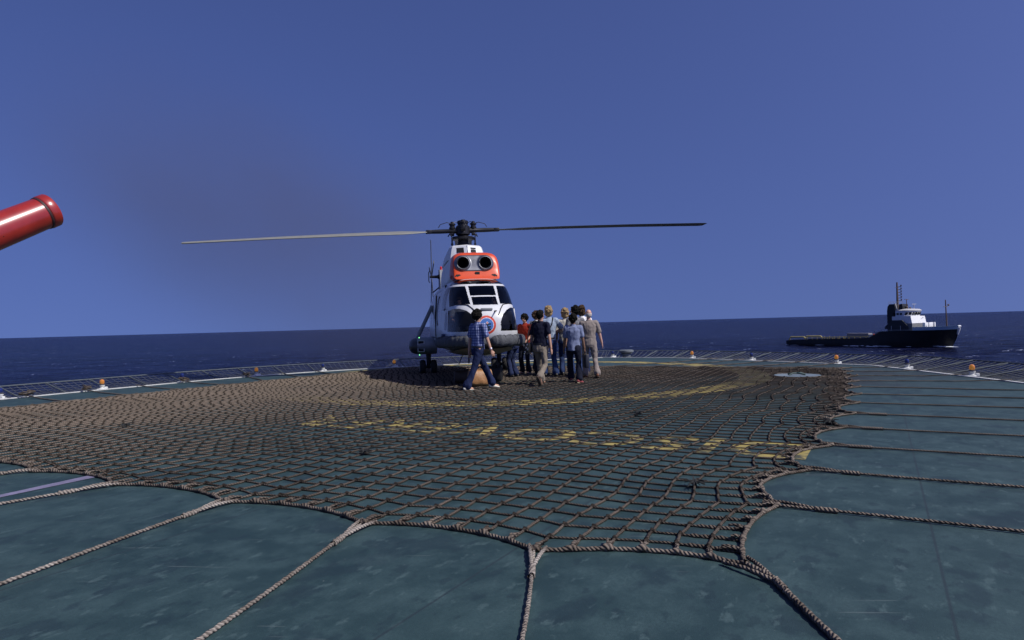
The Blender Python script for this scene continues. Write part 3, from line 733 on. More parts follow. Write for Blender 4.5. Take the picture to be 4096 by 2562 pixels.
def glass_mat(name, tint, refl=1.):
    m = bpy.data.materials.new(name); m.use_nodes = True; nt = m.node_tree; N = nt.nodes; L = nt.links
    N.remove(N['Principled BSDF']); out = N['Material Output']
    tr = N.new('ShaderNodeBsdfTransparent'); tr.inputs[0].default_value = (*tint, 1)
    gl = N.new('ShaderNodeBsdfGlossy'); gl.inputs['Roughness'].default_value = .03; gl.inputs[0].default_value = (refl, refl, refl, 1)
    fr = N.new('ShaderNodeFresnel'); fr.inputs[0].default_value = 1.45
    tc = N.new('ShaderNodeTexCoord'); nz = N.new('ShaderNodeTexNoise'); nz.inputs['Scale'].default_value = 5; L.new(tc.outputs['Object'], nz.inputs['Vector'])
    bp = N.new('ShaderNodeBump'); bp.inputs['Strength'].default_value = .05; bp.inputs['Distance'].default_value = .05; L.new(nz.outputs[0], bp.inputs['Height'])
    L.new(bp.outputs[0], gl.inputs['Normal'])
    mx = N.new('ShaderNodeMixShader'); L.new(fr.outputs[0], mx.inputs[0]); L.new(tr.outputs[0], mx.inputs[1]); L.new(gl.outputs[0], mx.inputs[2]); L.new(mx.outputs[0], out.inputs[0])
    return m
def skin_mat():
    m = bpy.data.materials.new('fuselage_paint'); m.use_nodes = True; nt = m.node_tree; N = nt.nodes; L = nt.links
    p = N['Principled BSDF']; p.inputs['Roughness'].default_value = .32; p.inputs['Coat Weight'].default_value = .25
    tc = N.new('ShaderNodeTexCoord'); sp = N.new('ShaderNodeSeparateXYZ'); L.new(tc.outputs['Object'], sp.inputs[0])
    nz = N.new('ShaderNodeTexNoise'); nz.inputs['Scale'].default_value = 3; nz.inputs['Detail'].default_value = 8; L.new(tc.outputs['Object'], nz.inputs['Vector'])
    mr = N.new('ShaderNodeMapRange'); mr.inputs['From Min'].default_value = .3; mr.inputs['From Max'].default_value = .7; mr.inputs['To Min'].default_value = .78; mr.inputs['To Max'].default_value = 1.02
    L.new(nz.outputs[0], mr.inputs[0])
    # painted bands: white top, grey-blue doors low down, grey belly
    zr = N.new('ShaderNodeValToRGB'); zr.color_ramp.interpolation = 'CONSTANT'
    e = zr.color_ramp.elements; e[0].position = 0; e[0].color = (.16, .155, .15, 1); e[1].position = .36; e[1].color = (.66, .67, .67, 1)
    dv = math_n(N, 'DIVIDE', b=3.); L.new(sp.outputs[2], dv.inputs[0]); L.new(dv.outputs[0], zr.inputs[0])
    # grime + panel seams
    sc = N.new('ShaderNodeVectorMath'); sc.operation = 'SCALE'; L.new(zr.outputs[0], sc.inputs[0]); L.new(mr.outputs[0], sc.inputs['Scale'])
    last = None
    for k in (2.24, 2.98, 1.02, .92, -.35, -1.6, -2.6, -4.4):
        s = math_n(N, 'SUBTRACT', b=k); L.new(sp.outputs[0], s.inputs[0]); a = math_n(N, 'ABSOLUTE'); L.new(s.outputs[0], a.inputs[0])
        l = math_n(N, 'LESS_THAN', b=.008); L.new(a.outputs[0], l.inputs[0])
        if last is None: last = l
        else:
            q = math_n(N, 'MAXIMUM'); L.new(last.outputs[0], q.inputs[0]); L.new(l.outputs[0], q.inputs[1]); last = q
    mx = N.new('ShaderNodeMix'); mx.data_type = 'RGBA'; mx.inputs['B'].default_value = (.06, .06, .07, 1)
    L.new(last.outputs[0], mx.inputs['Factor']); L.new(sc.outputs[0], mx.inputs['A'])
    ge = N.new('ShaderNodeNewGeometry'); m2 = N.new('ShaderNodeMix'); m2.data_type = 'RGBA'; m2.inputs['B'].default_value = (.012, .012, .014, 1)
    L.new(ge.outputs['Backfacing'], m2.inputs['Factor']); L.new(mx.outputs['Result'], m2.inputs['A']); L.new(m2.outputs['Result'], p.inputs['Base Color'])
    return m
def make_heli():
    H = thing('helicopter', 'white helicopter with orange engine cowling facing the camera on the rope net, rotor spread', 'helicopter', HPOS, HROT); H.scale = (HSC,)*3
    xs = np.concatenate([np.arange(-9.2, -2.4, .1), np.arange(-2.4, 2.2, .03), np.arange(2.2, 4.40, .0115), np.linspace(4.40, 4.515, 26)])
    nt_ = 480
    par = [pchip(FUS[:, 0], FUS[:, j], xs) for j in range(1, 6)]
    P = np.array([sellipse(par[0][i], par[1][i], par[2][i], par[3][i], par[4][i], nt_, xs[i]) for i in range(len(xs))])
    V = P.reshape(-1, 3); i, k = np.meshgrid(np.arange(len(xs)-1), np.arange(nt_), indexing='ij'); k2 = (k+1) % nt_
    F = np.stack([i*nt_+k, i*nt_+k2, (i+1)*nt_+k2, (i+1)*nt_+k], -1).reshape(-1, 4)
    c = V[F].mean(1); X, Y, Z = c.T; aY = abs(Y)
    lim_lo = X > 3.47-(Z-1.32)*.35
    lo = in_poly(aY, Z, [(.27, 1.335), (.27, 1.53), (.33, 1.69), (.45, 1.80), (.58, 1.855), (.70, 1.855), (.78, 1.81), (1.0, 1.75), (1.0, 1.335)]) & lim_lo & (aY > .2)
    up = in_poly(aY, Z, [(.335, 1.945), (.365, 2.395), (1, 2.395), (1, 1.90), (.80, 1.90), (.64, 1.935), (.45, 1.945)]) & (X > 3.42-(Z-1.87)*.95)
    cu = (aY < .300) & (Z > 2.15) & (Z < 2.395) & (X > 2.9); cl = (aY < .283) & (Z > 1.925) & (Z < 2.122) & (X > 2.9)
    br = (Z > 2.445) & (Z < 2.580) & (X > 2.5) & (X < 3.35) & (X > 2.93-.35*(aY > .9)) & (aY < .60)
    br |= (Z > 2.43) & (Z < 2.565) & (X > 2.62) & (X <= 2.93) & (aY > .30) & (aY < .66)
    def rect(x0, x1, z0, z1, r=.06):
        dx = np.maximum(np.maximum(x0+r-X, X-(x1-r)), 0); dz = np.maximum(np.maximum(z0+r-Z, Z-(z1-r)), 0); return (dx*dx+dz*dz < r*r) & (aY > .4)
    panes = [('windscreen_pane', lo & (Y < 0), 'L'), ('windscreen_pane', lo & (Y > 0), 'R'), ('windscreen_pane', up & (Y < 0), 'L'), ('windscreen_pane', up & (Y > 0), 'R'),
             ('windscreen_pane', cu, ''), ('windscreen_pane', cl, ''), ('roof_window', br, '')]
    for s in (-1, 1):
        panes += [('door_window', rect(2.30, 2.96, 1.86, 2.40) & (Y*s > 0), ''), ('door_window', rect(3.03, 3.36, 1.36, 1.80) & (Y*s > 0), '')]
        for x0 in (1.25, .35, -.8, -1.9): panes += [('cabin_window', rect(x0, x0+.62, 1.50, 2.34) & (Y*s > 0), '')]
    skin = skin_mat(); gl = glass_mat('canopy_glass', (.42, .44, .48), .6); gd = glass_mat('cabin_glass', (.10, .11, .14))
    used = np.zeros(len(F), bool)
    def sub(name, mask, m, push=0.):
        f = F[mask]; ids, inv = np.unique(f, return_inverse=True); v = V[ids].copy()
        return mesh_obj(name, v, inv.reshape(-1, 4), m, H)
    allp = np.zeros(len(F), bool)
    for nm, mk, _ in panes:
        mk = mk & ~allp; allp |= mk
        if mk.any(): sub(nm, mk, gd if nm != 'windscreen_pane' else gl)
    body = sub('fuselage', ~allp, skin)
    bvh = BVHTree.FromPolygons([tuple(v) for v in V], [tuple(int(q) for q in f) for f in F[(X > 2)]])
    def nose_x(y, z):
        for e in (0, .0021, -.0037, .006, -.009):
            h = bvh.ray_cast(Vector((6, y+e, z+e*.6)), Vector((-1, 0, 0)))
            if h[0] is not None: return h[0].x
        print('nose miss', y, z); return 3.9
    # rubber seals round the panes
    seal = mat('window_seal', (.05, .05, .055), .6)
    # emblem on the nose, wrapped on the skin
    EY, EZ = -.045, 1.475
    def decal(name, fn, m, off, st=.006, R=.23):
        n = int(2*R/st)+1; g = [-R+i*st for i in range(n)]; ids = {}; VV = []; FF = []
        def vid(a, b):
            if (a, b) not in ids:
                y, z = EY+g[a], EZ+g[b]; x = nose_x(y, z)
                ids[(a, b)] = len(VV); VV.append((x+off, y, z))
            return ids[(a, b)]
        for a in range(n-1):
            for b in range(n-1):
                if fn(g[a]+st/2, g[b]+st/2): FF.append((vid(a, b), vid(a+1, b), vid(a+1, b+1), vid(a, b+1)))
        return mesh_obj(name, VV, FF, m, em)
    em = decal_root = None
    def ring(r0, r1): return lambda y, z: r0 <= math.hypot(y, z) < r1
    red = mat('emblem_red', (.55, .055, .025), .4, var=.05); wh = mat('emblem_white', (.75, .75, .75), .4, var=.05); bl = mat('emblem_blue', (.055, .15, .42), .4, var=.08); dk = mat('emblem_dark', (.008, .02, .035), .4)
    em = H
    em = decal('emblem', ring(0, .205), red, .003, R=.21)
    decal('emblem_ring', ring(0, .158), wh, .005, R=.17); decal('emblem_disc', ring(0, .148), bl, .007, R=.16)
    def efig(y, z):
        if math.hypot(y, z) > .146: return False
        if -.035 < y < .035 and z < .035 and z > -.14: return True
        for zz in (.018, -.042, -.102):
            if -.10 < y < .095 and zz-.016 < z < zz+.016: return True
        return False
    decal('emblem_letter', efig, dk, .009, st=.004, R=.15)
    decal('emblem_dot', lambda y, z: math.hypot(y-.012, z-.045) < .024, wh, .011, st=.004, R=.08); decal('emblem_dot', lambda y, z: math.hypot(y-.012, z-.045) < .016, red, .013, st=.004, R=.08)

    dark = mat('heli_dark_metal', (.018, .018, .021), .45, .5); grey = mat('heli_grey', (.20, .21, .22), .45); whitep = mat('heli_white', (.66, .67, .67), .36, coat=.1, var=.12)
    orange = mat('cowl_orange', (.58, .062, .009), .38, var=.10, coat=.2); silver = mat('intake_metal', (.17, .175, .19), .42, .85, var=.35)
    black = mat('duct_black', (.004, .004, .005), .8)
    # engine cowling
    def sec(tab, x0, x1, name, m, n=64, cap=True, st=None):
        tab = np.array(tab); xs_ = np.linspace(x0, x1, st or 26); pr = [pchip(tab[:, 0], tab[:, j], xs_) for j in range(1, 6)]
        mb = MB().loft([[Vector(v) for v in sellipse(pr[0][i], pr[1][i], pr[2][i], pr[3][i], pr[4][i], n, xs_[i])] for i in range(len(xs_))], cap=cap)
        return mb.build(name, m, H, sharp=50)
    COWL = [[-4.2, .12, 2.45, 2.58, 2.4, 0], [-3, .34, 2.45, 2.95, 3, 0], [-1.5, .54, 2.45, 3.2, 3.6, .04], [0, .60, 2.45, 3.30, 4.2, .06], [1.9, .60, 2.50, 3.32, 4.4, .07],
            [2.35, .60, 2.57, 3.29, 4.4, .08], [2.52, .59, 2.57, 3.24, 4.2, .08], [2.62, .575, 2.575, 3.10, 4, .07], [2.70, .565, 2.575, 2.86, 4, .04], [2.80, .55, 2.58, 2.66, 4, .0], [2.84, .52, 2.585, 2.61, 4, 0]]
    sec(COWL, -4.2, 2.20, 'engine_cowling', whitep, st=50)
    oc = sec(COWL, 2.203, 2.84, 'intake_cowl', orange, n=260, st=110)
    IC = [(-.325, 3.0), (.225, 3.0)]; IR = .150; cy = -.05
    ob = BVHTree.FromObject(oc, bpy.context.evaluated_depsgraph_get())
    def cow_x(y, z):
        h = ob.ray_cast(Vector((5, y, z)), Vector((-1, 0, 0))); return h[0].x if h[0] is not None else 2.5
    bm = bmesh.new(); bm.from_mesh(oc.data)
    dl_ = [f for f in bm.faces if f.calc_center_median().x > 2.4 and any(math.hypot(f.calc_center_median().y-a, f.calc_center_median().z-b) < IR+.012 for a, b in IC)]
    bmesh.ops.delete(bm, geom=dl_, context='FACES'); bm.to_mesh(oc.data); bm.free()
    # polished intake bezel: pill-shaped plate with two rolled lips
    st = .008; ys = np.arange(-.66, .57, st); zs = np.arange(2.74, 3.26, st); VV = []; ids = {}; FF = []
    def pill(y, z):
        dx = max(abs(y-cy)-.285, 0); return math.hypot(dx, z-3.0)
    def bx(y, z):
        r = pill(y, z)*1.13; base = cow_x(y, z)+.022
        for (a, b) in IC:
            d = math.hypot(y-a, z-b)-IR; base += .045*math.exp(-(d/.03)**2)
            if d < 0: base -= .05*min(-d/.02, 1)
        return base-.030*max(0, (r-.205)/.03)**2
    for y in ys:
        for z in zs:
            pass
    def vid(a, b):
        if (a, b) not in ids: ids[(a, b)] = len(VV); VV.append((bx(ys[a], zs[b]), ys[a], zs[b]))
        return ids[(a, b)]
    for a in range(len(ys)-1):
        for b in range(len(zs)-1):
            y, z = ys[a]+st/2, zs[b]+st/2
            if pill(y, z) < .209 and all(math.hypot(y-p, z-q) > IR-.018 for p, q in IC): FF.append((vid(a, b), vid(a+1, b), vid(a+1, b+1), vid(a, b+1)))
    bz = mesh_obj('intake_bezel', VV, FF, silver, H)
    for a, b in IC:
        MB().lathe([(IR-.002, 0), (IR-.012, .02), (IR-.025, .06), (IR-.03, .5), (.001, .5)], (cow_x(a, b-.17)+.015, a, b), (-1, 0, 0), 40, cap=False).build('intake_duct', black, H)
        MB().lathe([(IR+.02, .012), (IR+.012, .0), (IR, -.004), (IR-.012, .004), (IR-.014, .02)], (cow_x(a, b)+.040, a, b), (-1, 0, 0), 48, cap=False).build('intake_lip', silver, H)
    # vents in the orange skirt
    v = MB(); v.box((cow_x(.015, 2.725)+.0, .015, 2.725), (.02, .11, .095)); v.build('vent', black, H, False)
    for y0, sg in ((-.44, -1), (.40, 1)):
        v = MB()
        for d in (0, .045):
            yy = y0+sg*d; q = [(yy-sg*.05, 2.66+.035), (yy+sg*.04, 2.65), (yy+sg*.055, 2.675), (yy-sg*.0, 2.725)]
            v.add([(cow_x(a, b)+.004, a, b) for a, b in q]+[(cow_x(a, b)-.03, a, b) for a, b in q], [(0, 1, 2, 3), (4, 7, 6, 5), (0, 4, 5, 1), (1, 5, 6, 2), (2, 6, 7, 3), (3, 7, 4, 0)])
        v.build('vent', black, H, False)
    # mast fairing: wedge front with two grilles
    pl = [(1.62, -.06), (1.30, -.50), (1.0, -.57), (-1.3, -.52), (-2.0, -.25), (-2.0, .18), (-1.3, .44), (1.0, .47), (1.30, .40)]
    pt = [(1.40, -.06), (1.15, -.42), (.9, -.48), (-.9, -.42), (-1.3, -.2), (-1.3, .14), (-.9, .36), (.9, .40), (1.15, .33)]
    cx = lambda q, s: [(a*s+(1-s)*.1, b*s) for a, b in q]
    def ringz(q, z): return [Vector((a, b, z)) for a, b in q]
    mbf = MB().loft([ringz(pl, 3.22), ringz([(a*.4+c*.6, b*.4+d*.6) for (a, b), (c, d) in zip(pl, pt)], 3.48), ringz(pt, 3.58), ringz(cx(pt, .93), 3.615), ringz(cx(pt, .80), 3.63)])
    fo_ = mbf.build('mast_fairing', whitep, H, sharp=20); fbv = BVHTree.FromObject(fo_, bpy.context.evaluated_depsgraph_get())
    for s, ya, yb in ((-1, -.33, -.15), (1, .03, .18)):
        def fx(y, z):
            h = fbv.ray_cast(Vector((5, y, z)), Vector((-1, 0, 0))); return h[0].x if h[0] is not None else 1.2
        q = [(ya, 3.395), (yb, 3.385), (yb, 3.53), (ya, 3.53)]
        MB().add([(fx(a, b)+.012, a, b) for a, b in q]+[(fx(a, b)-.05, a, b) for a, b in q], [(0, 1, 2, 3), (4, 7, 6, 5), (0, 4, 5, 1), (1, 5, 6, 2), (2, 6, 7, 3), (3, 7, 4, 0)]).build('fairing_grille', black, H, False)
    MB().tube([(1.632, -.06, 3.24), (1.50, -.06, 3.45), (1.405, -.06, 3.585)], .006, 5).build('fairing_seam', dark, H)
    # rotor head
    rot = MB().lathe([(.30, 3.60), (.27, 3.66), (.20, 3.70), (.17, 3.78), (.145, 3.85), (.135, 4.02), (.20, 4.06), (.20, 4.28), (.15, 4.32), (.14, 4.36), (.155, 4.37), (.155, 4.44), (.13, 4.455), (.001, 4.455)], n=28)
    rot.build('rotor_mast', dark, H)
    tilt = Matrix.Rotation(0, 3, 'X')
    # blade directions from mast (world), rotated into helicopter axes
    inv = Matrix.Rotation(-HROT, 3, 'Z')
    dl = (inv @ Vector((-7.19, -1.40, -.28))).normalized(); dr = (inv @ Vector((7.22, 1.40, .24))).normalized()
    db = (inv @ Vector((-.50, 7.3, -.12))).normalized()
    C0 = Vector((0, 0, 4.17))
    bl_l = mat('blade_sunlit', (.20, .20, .175), .5, var=.12); bl_r = mat('blade_dark', (.085, .09, .10), .5, var=.15)  # sunlit top and shaded underside of main blades put into the colours
    blade_par = [(dl, -18, -11, bl_l), (dr, 2, 0, bl_r), (db, 4, 2, bl_r)]
    for d, p0, p1, m in blade_par:
        chd = Vector((0, 0, 1)).cross(d).normalized(); nn = d.cross(chd).normalized()
        secs = []; S = [.95, 1.05, 1.35, 1.7, 3, 5, 7, 7.3, 7.4]; cw = [.10, .14, .34, .54, .54, .54, .54, .54, .44]
        for s_, w in zip(S, cw):
            f = (s_-.95)/6.45; pit = R_(p0+(p1-p0)*f); sag = -.10*f*f+.06*f
            e = chd*math.cos(pit)+nn*math.sin(pit); g = nn*math.cos(pit)-chd*math.sin(pit); th = .062 if s_ > 1.2 else .10; th *= (w/.54)**.5
            cc = C0+d*s_+Vector((0, 0, sag)); o = []
            for t in np.linspace(0, 2*math.pi, 20, endpoint=False):
                a = math.cos(t); b = math.sin(t); o.append(cc+e*(a*w/2)+g*(b*th/2*(1.0+.55*a)*(.75)))
            secs.append(o)
        b = MB().loft(secs).build('rotor_blade', m, H)
    for k in range(4):      # sleeves, dampers, horns
        d = [dl, dr, db, -db][k]; s_ = Vector((0, 0, 1)).cross(d).normalized()
        L1 = 1.02 if k < 3 else .62
        m1 = MB().tube([C0+d*.1, C0+d*.34, C0+d*.40, C0+d*.62, C0+d*L1], [.075, .075, .060, .062, .05], 14)
        m1.box(C0+d*(L1-.05)+Vector((0, 0, 0)), (.16, .12, .10), Matrix((d, s_, Vector((0, 0, 1)))).transposed(), bev=.015)
        m1.build('blade_sleeve', dark, H)
        q = C0+d*.30+Vector((0, 0, .13))
        m2 = MB().lathe([(.05, -.09), (.09, -.07), (.09, -.03), (.07, -.02), (.07, .03), (.095, .04), (.095, .07), (.05, .09), (.045, .13), (.001, .14)], q, (0, 0, 1), 16)
        m2.box(C0+d*.30+Vector((0, 0, -.10)), (.10, .10, .08), bev=.01).build('hinge', dark, H)
        a = C0+d*.30+s_*.05+Vector((0, 0, .20)); hose = [a, a+d*.16+Vector((0, 0, .04)), a+d*.34+Vector((0, 0, -.01)), a+d*.40+Vector((0, 0, -.10))]
        MB().tube([C0+Vector((0, 0, .22))+d*.14, C0+d*.22+Vector((0, 0, .26))]+hose, .010, 6).build('hydraulic_hose', dark, H)
    sw = MB().lathe([(.16, 3.90), (.33, 3.91), (.34, 3.96), (.30, 3.99), (.16, 4.0)], n=28); sw.build('swashplate', dark, H)
    for y in (-.335, .315):
        MB().tube([(.22, y, 3.56), (.21, y, 3.95)], .022, 8).lathe([(.035, 0), (.035, .04)], (.215, y, 3.74), (0, 0, 1), 10).build('control_rod', dark, H)
        MB().tube([(.21, y, 3.97), (.12, y*1.15, 4.06), (.05, y*1.28, 4.00)], .018, 6).build('pitch_link', dark, H)
    # tail: fin, tail rotor, stabiliser, beacon
    fin = [(-7.7, 2.35), (-8.35, 3.55), (-8.45, 3.78), (-9.15, 3.82), (-9.25, 3.5), (-9.25, 2.25)]
    ms = MB()
    def fsec(f, yy): return [Vector((a, yy, b)) for a, b in fin]
    ms.loft([[Vector((a+(0 if j in (1, 2) else 0), .06+yy*(1), b)) for j, (a, b) in enumerate(fin)] for yy in (-.09, .09)]).build('tail_fin', grey, H)
    MB().tube([(-8.8, .02, 3.52), (-8.8, -.12, 3.52), (-8.8, -.42, 3.52)], [.14, .06, .05], 12).tube([(-8.8, -.42, 3.28), (-8.8, -.46, 3.34), (-8.8, -.46, 3.70), (-8.8, -.42, 3.76)], .02, 6).build('tail_rotor_hub', dark, H)
    for k in range(5):
        a = R_(90+72*k); d = Vector((math.cos(a), 0, math.sin(a))); t = Vector((-math.sin(a), 0, math.cos(a)))
        o = Vector((-8.8, -.34, 3.52)); s0 = []
        for r_0, w in ((.10, .06), (.28, .10), (.45, .18), (1.5, .18), (1.52, .14)):
            s0.append([o+d*r_0+t*(w/2*math.cos(q))+Vector((0, math.sin(q)*.018, 0)) for q in np.linspace(0, 2*math.pi, 12, endpoint=False)])
        MB().loft(s0).build('tail_rotor_blade', bl_r, H)
    MB().lathe([(.05, 0), (.05, .08), (.045, .12), (.001, .15)], (-8.9, .06, 3.815), (0, 0, 1), 14).build('beacon', mat('beacon_red', (.5, .03, .03), .2), H)
    MB().box((-8.7, .9, 2.45), (.7, 1.7, .09), bev=.02).build('stabiliser', grey, H)
    # sponsons with nose caps, window and bracing strut
    for s in (-1, 1):
        body_ = MB(); secs = []
        for yy, r in ((.80, .245), (1.0, .25), (1.22, .25), (1.36, .243), (1.46, .215), (1.53, .165), (1.57, .09), (1.582, .01)):
            secs.append([Vector((-.55+r*1.75*math.cos(t)-.25*(1-math.cos(t))*r, s*yy, .92+r*math.sin(t))) for t in np.linspace(0, 2*math.pi, 36, endpoint=False)])
        cap = MB().loft(secs[3:], cap=True).build('sponson_cap', mat('sponson_dark', (.035, .037, .04), .4), H)
        sp = MB().loft(secs[:4]).build('sponson', grey, H)
        MB().box((-.60+.25*1.72, s*1.255, .92), (.05, .17, .30), bev=.02).build('sponson_window', black, H)
        MB().tube([(-.14, s*1.17, .77), (-.14, s*1.17, 1.07), (-.14, s*1.34, 1.07), (-.14, s*1.34, .77), (-.14, s*1.17, .77)], .010, 5).build('sponson_frame', whitep, H)
        MB().tube([(-.9, s*.86, 2.08), (-.9, s*1.28, 1.22), (-.9, s*1.36, 1.10)], [.055, .055, .03], 12).build('brace_strut', grey, H)
        for z in (1.165, .675): MB().ball((-.2, s*1.30, z), .018, 8, 6).build('navigation_light', mat('nav_green', (.1, .6, .2), .3, emit=(.25, 1, .35, 1.4)), H)
        MB().tube([(-.5, s*1.03, .80), (-.5, s*1.03, .42), (-.5, s*1.045, .315)], [.085, .06, .05], 12).tube([(-.5, s*.84, .315), (-.5, s*1.26, .315)], .045, 10).build('undercarriage_leg', dark, H)
        for yy in (.885, 1.205):
            w = MB().lathe([(.07, -.075), (.13, -.085), (.17, -.08), (.195, -.05), (.20, 0), (.195, .05), (.17, .08), (.13, .085), (.07, .075)], (-.5, s*yy, .315), (0, 1, 0), 32)
            wl = w.build('wheel', mat('tyre_black', (.012, .012, .012), .8), H)
            MB().lathe([(.12, -.088), (.06, -.07), (.05, .07), (.12, .088)], (-.5, s*yy, .315), (0, 1, 0), 20).build('rim', grey, wl)
    # nose gear
    MB().tube([(3.25, 0, .95), (3.32, 0, .45), (3.34, 0, .318)], [.07, .05, .045], 12).tube([(3.34, -.17, .318), (3.34, .17, .318)], .04, 10).tube([(2.75, 0, .9), (3.3, 0, .45)], .03, 8).build('nose_gear_leg', dark, H)
    for yy in (-.15, .15):
        w = MB().lathe([(.06, -.06), (.14, -.07), (.19, -.05), (.20, 0), (.19, .05), (.14, .07), (.06, .06)], (3.34, yy, .318), (0, 1, 0), 28).build('wheel', mat('tyre_black', (.012, .012, .012), .8), H)
        MB().lathe([(.12, -.072), (.05, -.05), (.05, .05), (.12, .072)], (3.34, yy, .318), (0, 1, 0), 18).build('rim', grey, w)
    # emergency float bags folded round the nose
    rub = mat('float_fabric', (.055, .060, .068), .75, var=.3, vscale=12, bump=.5, bscale=30)
    for s in (-1, 1):
        path = [Vector((2.25, s*.90, 1.06)), Vector((2.9, s*.92, 1.08)), Vector((3.5, s*.87, 1.10)), Vector((3.95, s*.78, 1.11)), Vector((4.25, s*.60, 1.12)), Vector((4.44, s*.36, 1.12)), Vector((4.52, s*.03, 1.12))]
        acc = [0]
        for a, b in zip(path[:-1], path[1:]): acc.append(acc[-1]+(b-a).length)
        t = np.linspace(0, acc[-1], 150); Q = np.stack([pchip(acc, [p[i] for p in path], t) for i in range(3)], 1)
        secs = []; T = np.gradient(Q, axis=0)
        for i in range(len(t)):
            tt = Vector(T[i]).normalized(); n = Vector((0, 0, 1)).cross(tt).normalized()*s*-1
            cr = abs(math.sin(t[i]*10.5+.6*math.sin(t[i]*3)))**.35; wob = 1+.05*math.sin(t[i]*31)+.03*math.sin(t[i]*53+1)
            endf = min(1, (min(t[i], acc[-1]-t[i])/.10)**.5) if min(t[i], acc[-1]-t[i]) < .10 else 1
            a_, b_ = .125*(.80+.20*cr)*wob*endf, .128*(.88+.12*cr)*wob*endf
            secs.append([Vector(Q[i])+n*(a_*math.copysign(abs(math.cos(q))**.8, math.cos(q)))+Vector((0, 0, b_*math.copysign(abs(math.sin(q))**.8, math.sin(q)))) for q in np.linspace(0, 2*math.pi, 22, endpoint=False)])
        fb = MB().loft(secs).build('float_bag', rub, H, sharp=70)
        st_ = MB()
        for i in range(6, 148, 9):
            n = 0
            cen = Vector(Q[i]); pts_ = [cen+(p-cen)*1.025 for p in secs[i][2:10]]
            st_.tube(pts_, .007, 5)
        st_.build('lacing', mat('lacing_dark', (.03, .03, .035), .8), fb)
    # sandy canvas under the nose
    cv = MB(); secs = []
    for x in np.linspace(2.5, 4.30, 14):
        f = (x-2.5)/1.8; secs.append([Vector((x, y, .80+.20*f**2-.06*math.cos(y*2.0)+.06*(abs(y)/.75)**4+.012*math.sin(x*19))) for y in np.linspace(-.74*(1-.35*f**3), .74*(1-.35*f**3), 14)])
    cv.loft(secs, closed=False, cap=False); cvo = cv.build('belly_cover', mat('canvas_tan', (.26, .215, .16), .85, var=.3, vscale=9), H)
    # fittings on the nose
    for s in (-1, 1):
        y0, z0 = s*.40, 1.78
        a = Vector((nose_x(s*.31, 1.83)+.02, s*.31, 1.83)); b = Vector((nose_x(s*.40, 1.93)+.03, s*.40, 1.93)); c_ = Vector((nose_x(s*.62, 1.95)+.02, s*.62, 1.955)); d_ = Vector((nose_x(s*.24, 1.70)+.02, s*.24, 1.70))
        MB().tube([d_, a, b], .012, 6).tube([b, (b+c_)/2+Vector((.02, 0, .0)), c_], .010, 6).build('wiper', dark, H)
    px_ = nose_x(.16, 1.77); MB().tube([(px_-.01, .16, 1.77), (px_+.05, .17, 1.775), (px_+.17, .17, 1.775)], [.02, .016, .011], 8).build('pitot_tube', dark, H)
    MB().box((nose_x(-.02, 1.82)+.03, -.02, 1.82), (.07, .26, .05), bev=.012).build('nose_vent', grey, H)
    MB().box((3.05, -.86, 1.25), (.32, .12, .07), bev=.01).build('step', mat('step_blue', (.02, .035, .09), .5), H)
    for s in (-1, 1):
        MB().tube([(2.95, s*.80, 1.88), (3.02, s*.84, 1.87), (3.08, s*.84, 1.84)], .012, 6).build('door_handle', dark, H)
        MB().tube([(3.44, s*.80, 1.32), (3.42, s*.795, 1.55), (3.34, s*.785, 1.84)], .016, 6).build('window_frame', whitep, H)
        MB().tube([(x, s*.885, 1.17) for x in np.linspace(1.0, -1.5, 6)], .02, 6).tube([(x, s*.80, 2.50) for x in np.linspace(1.0, -1.5, 6)], .02, 6).build('door_rail', dark, H)
        MB().tube([(.95, s*.9, 1.2), (.95, s*.905, 1.7), (.95, s*.86, 2.3)], .02, 6).build('door_post', dark, H)
    MB().tube([(2.1, -.3, .80), (2.05, -.42, .50)], .012, 5).tube([(1.5, -.1, .80), (1.5, -.1, .48)], .02, 6).build('belly_antenna', dark, H)
    # cockpit
    MB().box((3.72, 0, 1.62), (.30, 1.30, .34), bev=.04).box((3.6, 0, 1.32), (.5, .34, .5), bev=.03).build('instrument_panel', mat('panel_black', (.012, .012, .013), .6), H)
    MB().box((1.4, 0, 1.0), (5.0, 1.40, .04)).build('cabin_floor', mat('floor_dark', (.02, .02, .022), .8), H, False)
    MB().box((2.05, 0, 1.75), (.04, 1.45, 1.5)).build('bulkhead', mat('floor_dark', (.02, .02, .022), .8), H, False)
    seat = mat('seat_dark', (.03, .028, .03), .8)
    for s in (-1, 1):
        MB().box((2.72, s*.43, 1.30), (.46, .44, .12), bev=.03).box((2.45, s*.43, 1.68), (.12, .44, .70), bev=.03).box((2.72, s*.43, 1.12), (.3, .3, .22)).build('seat', seat, H)
    return H
HELI = make_heli()
def h2w(x, y, z): return HPOS+(HFW*x+HLF*y+Vector((0, 0, z)))*HSC

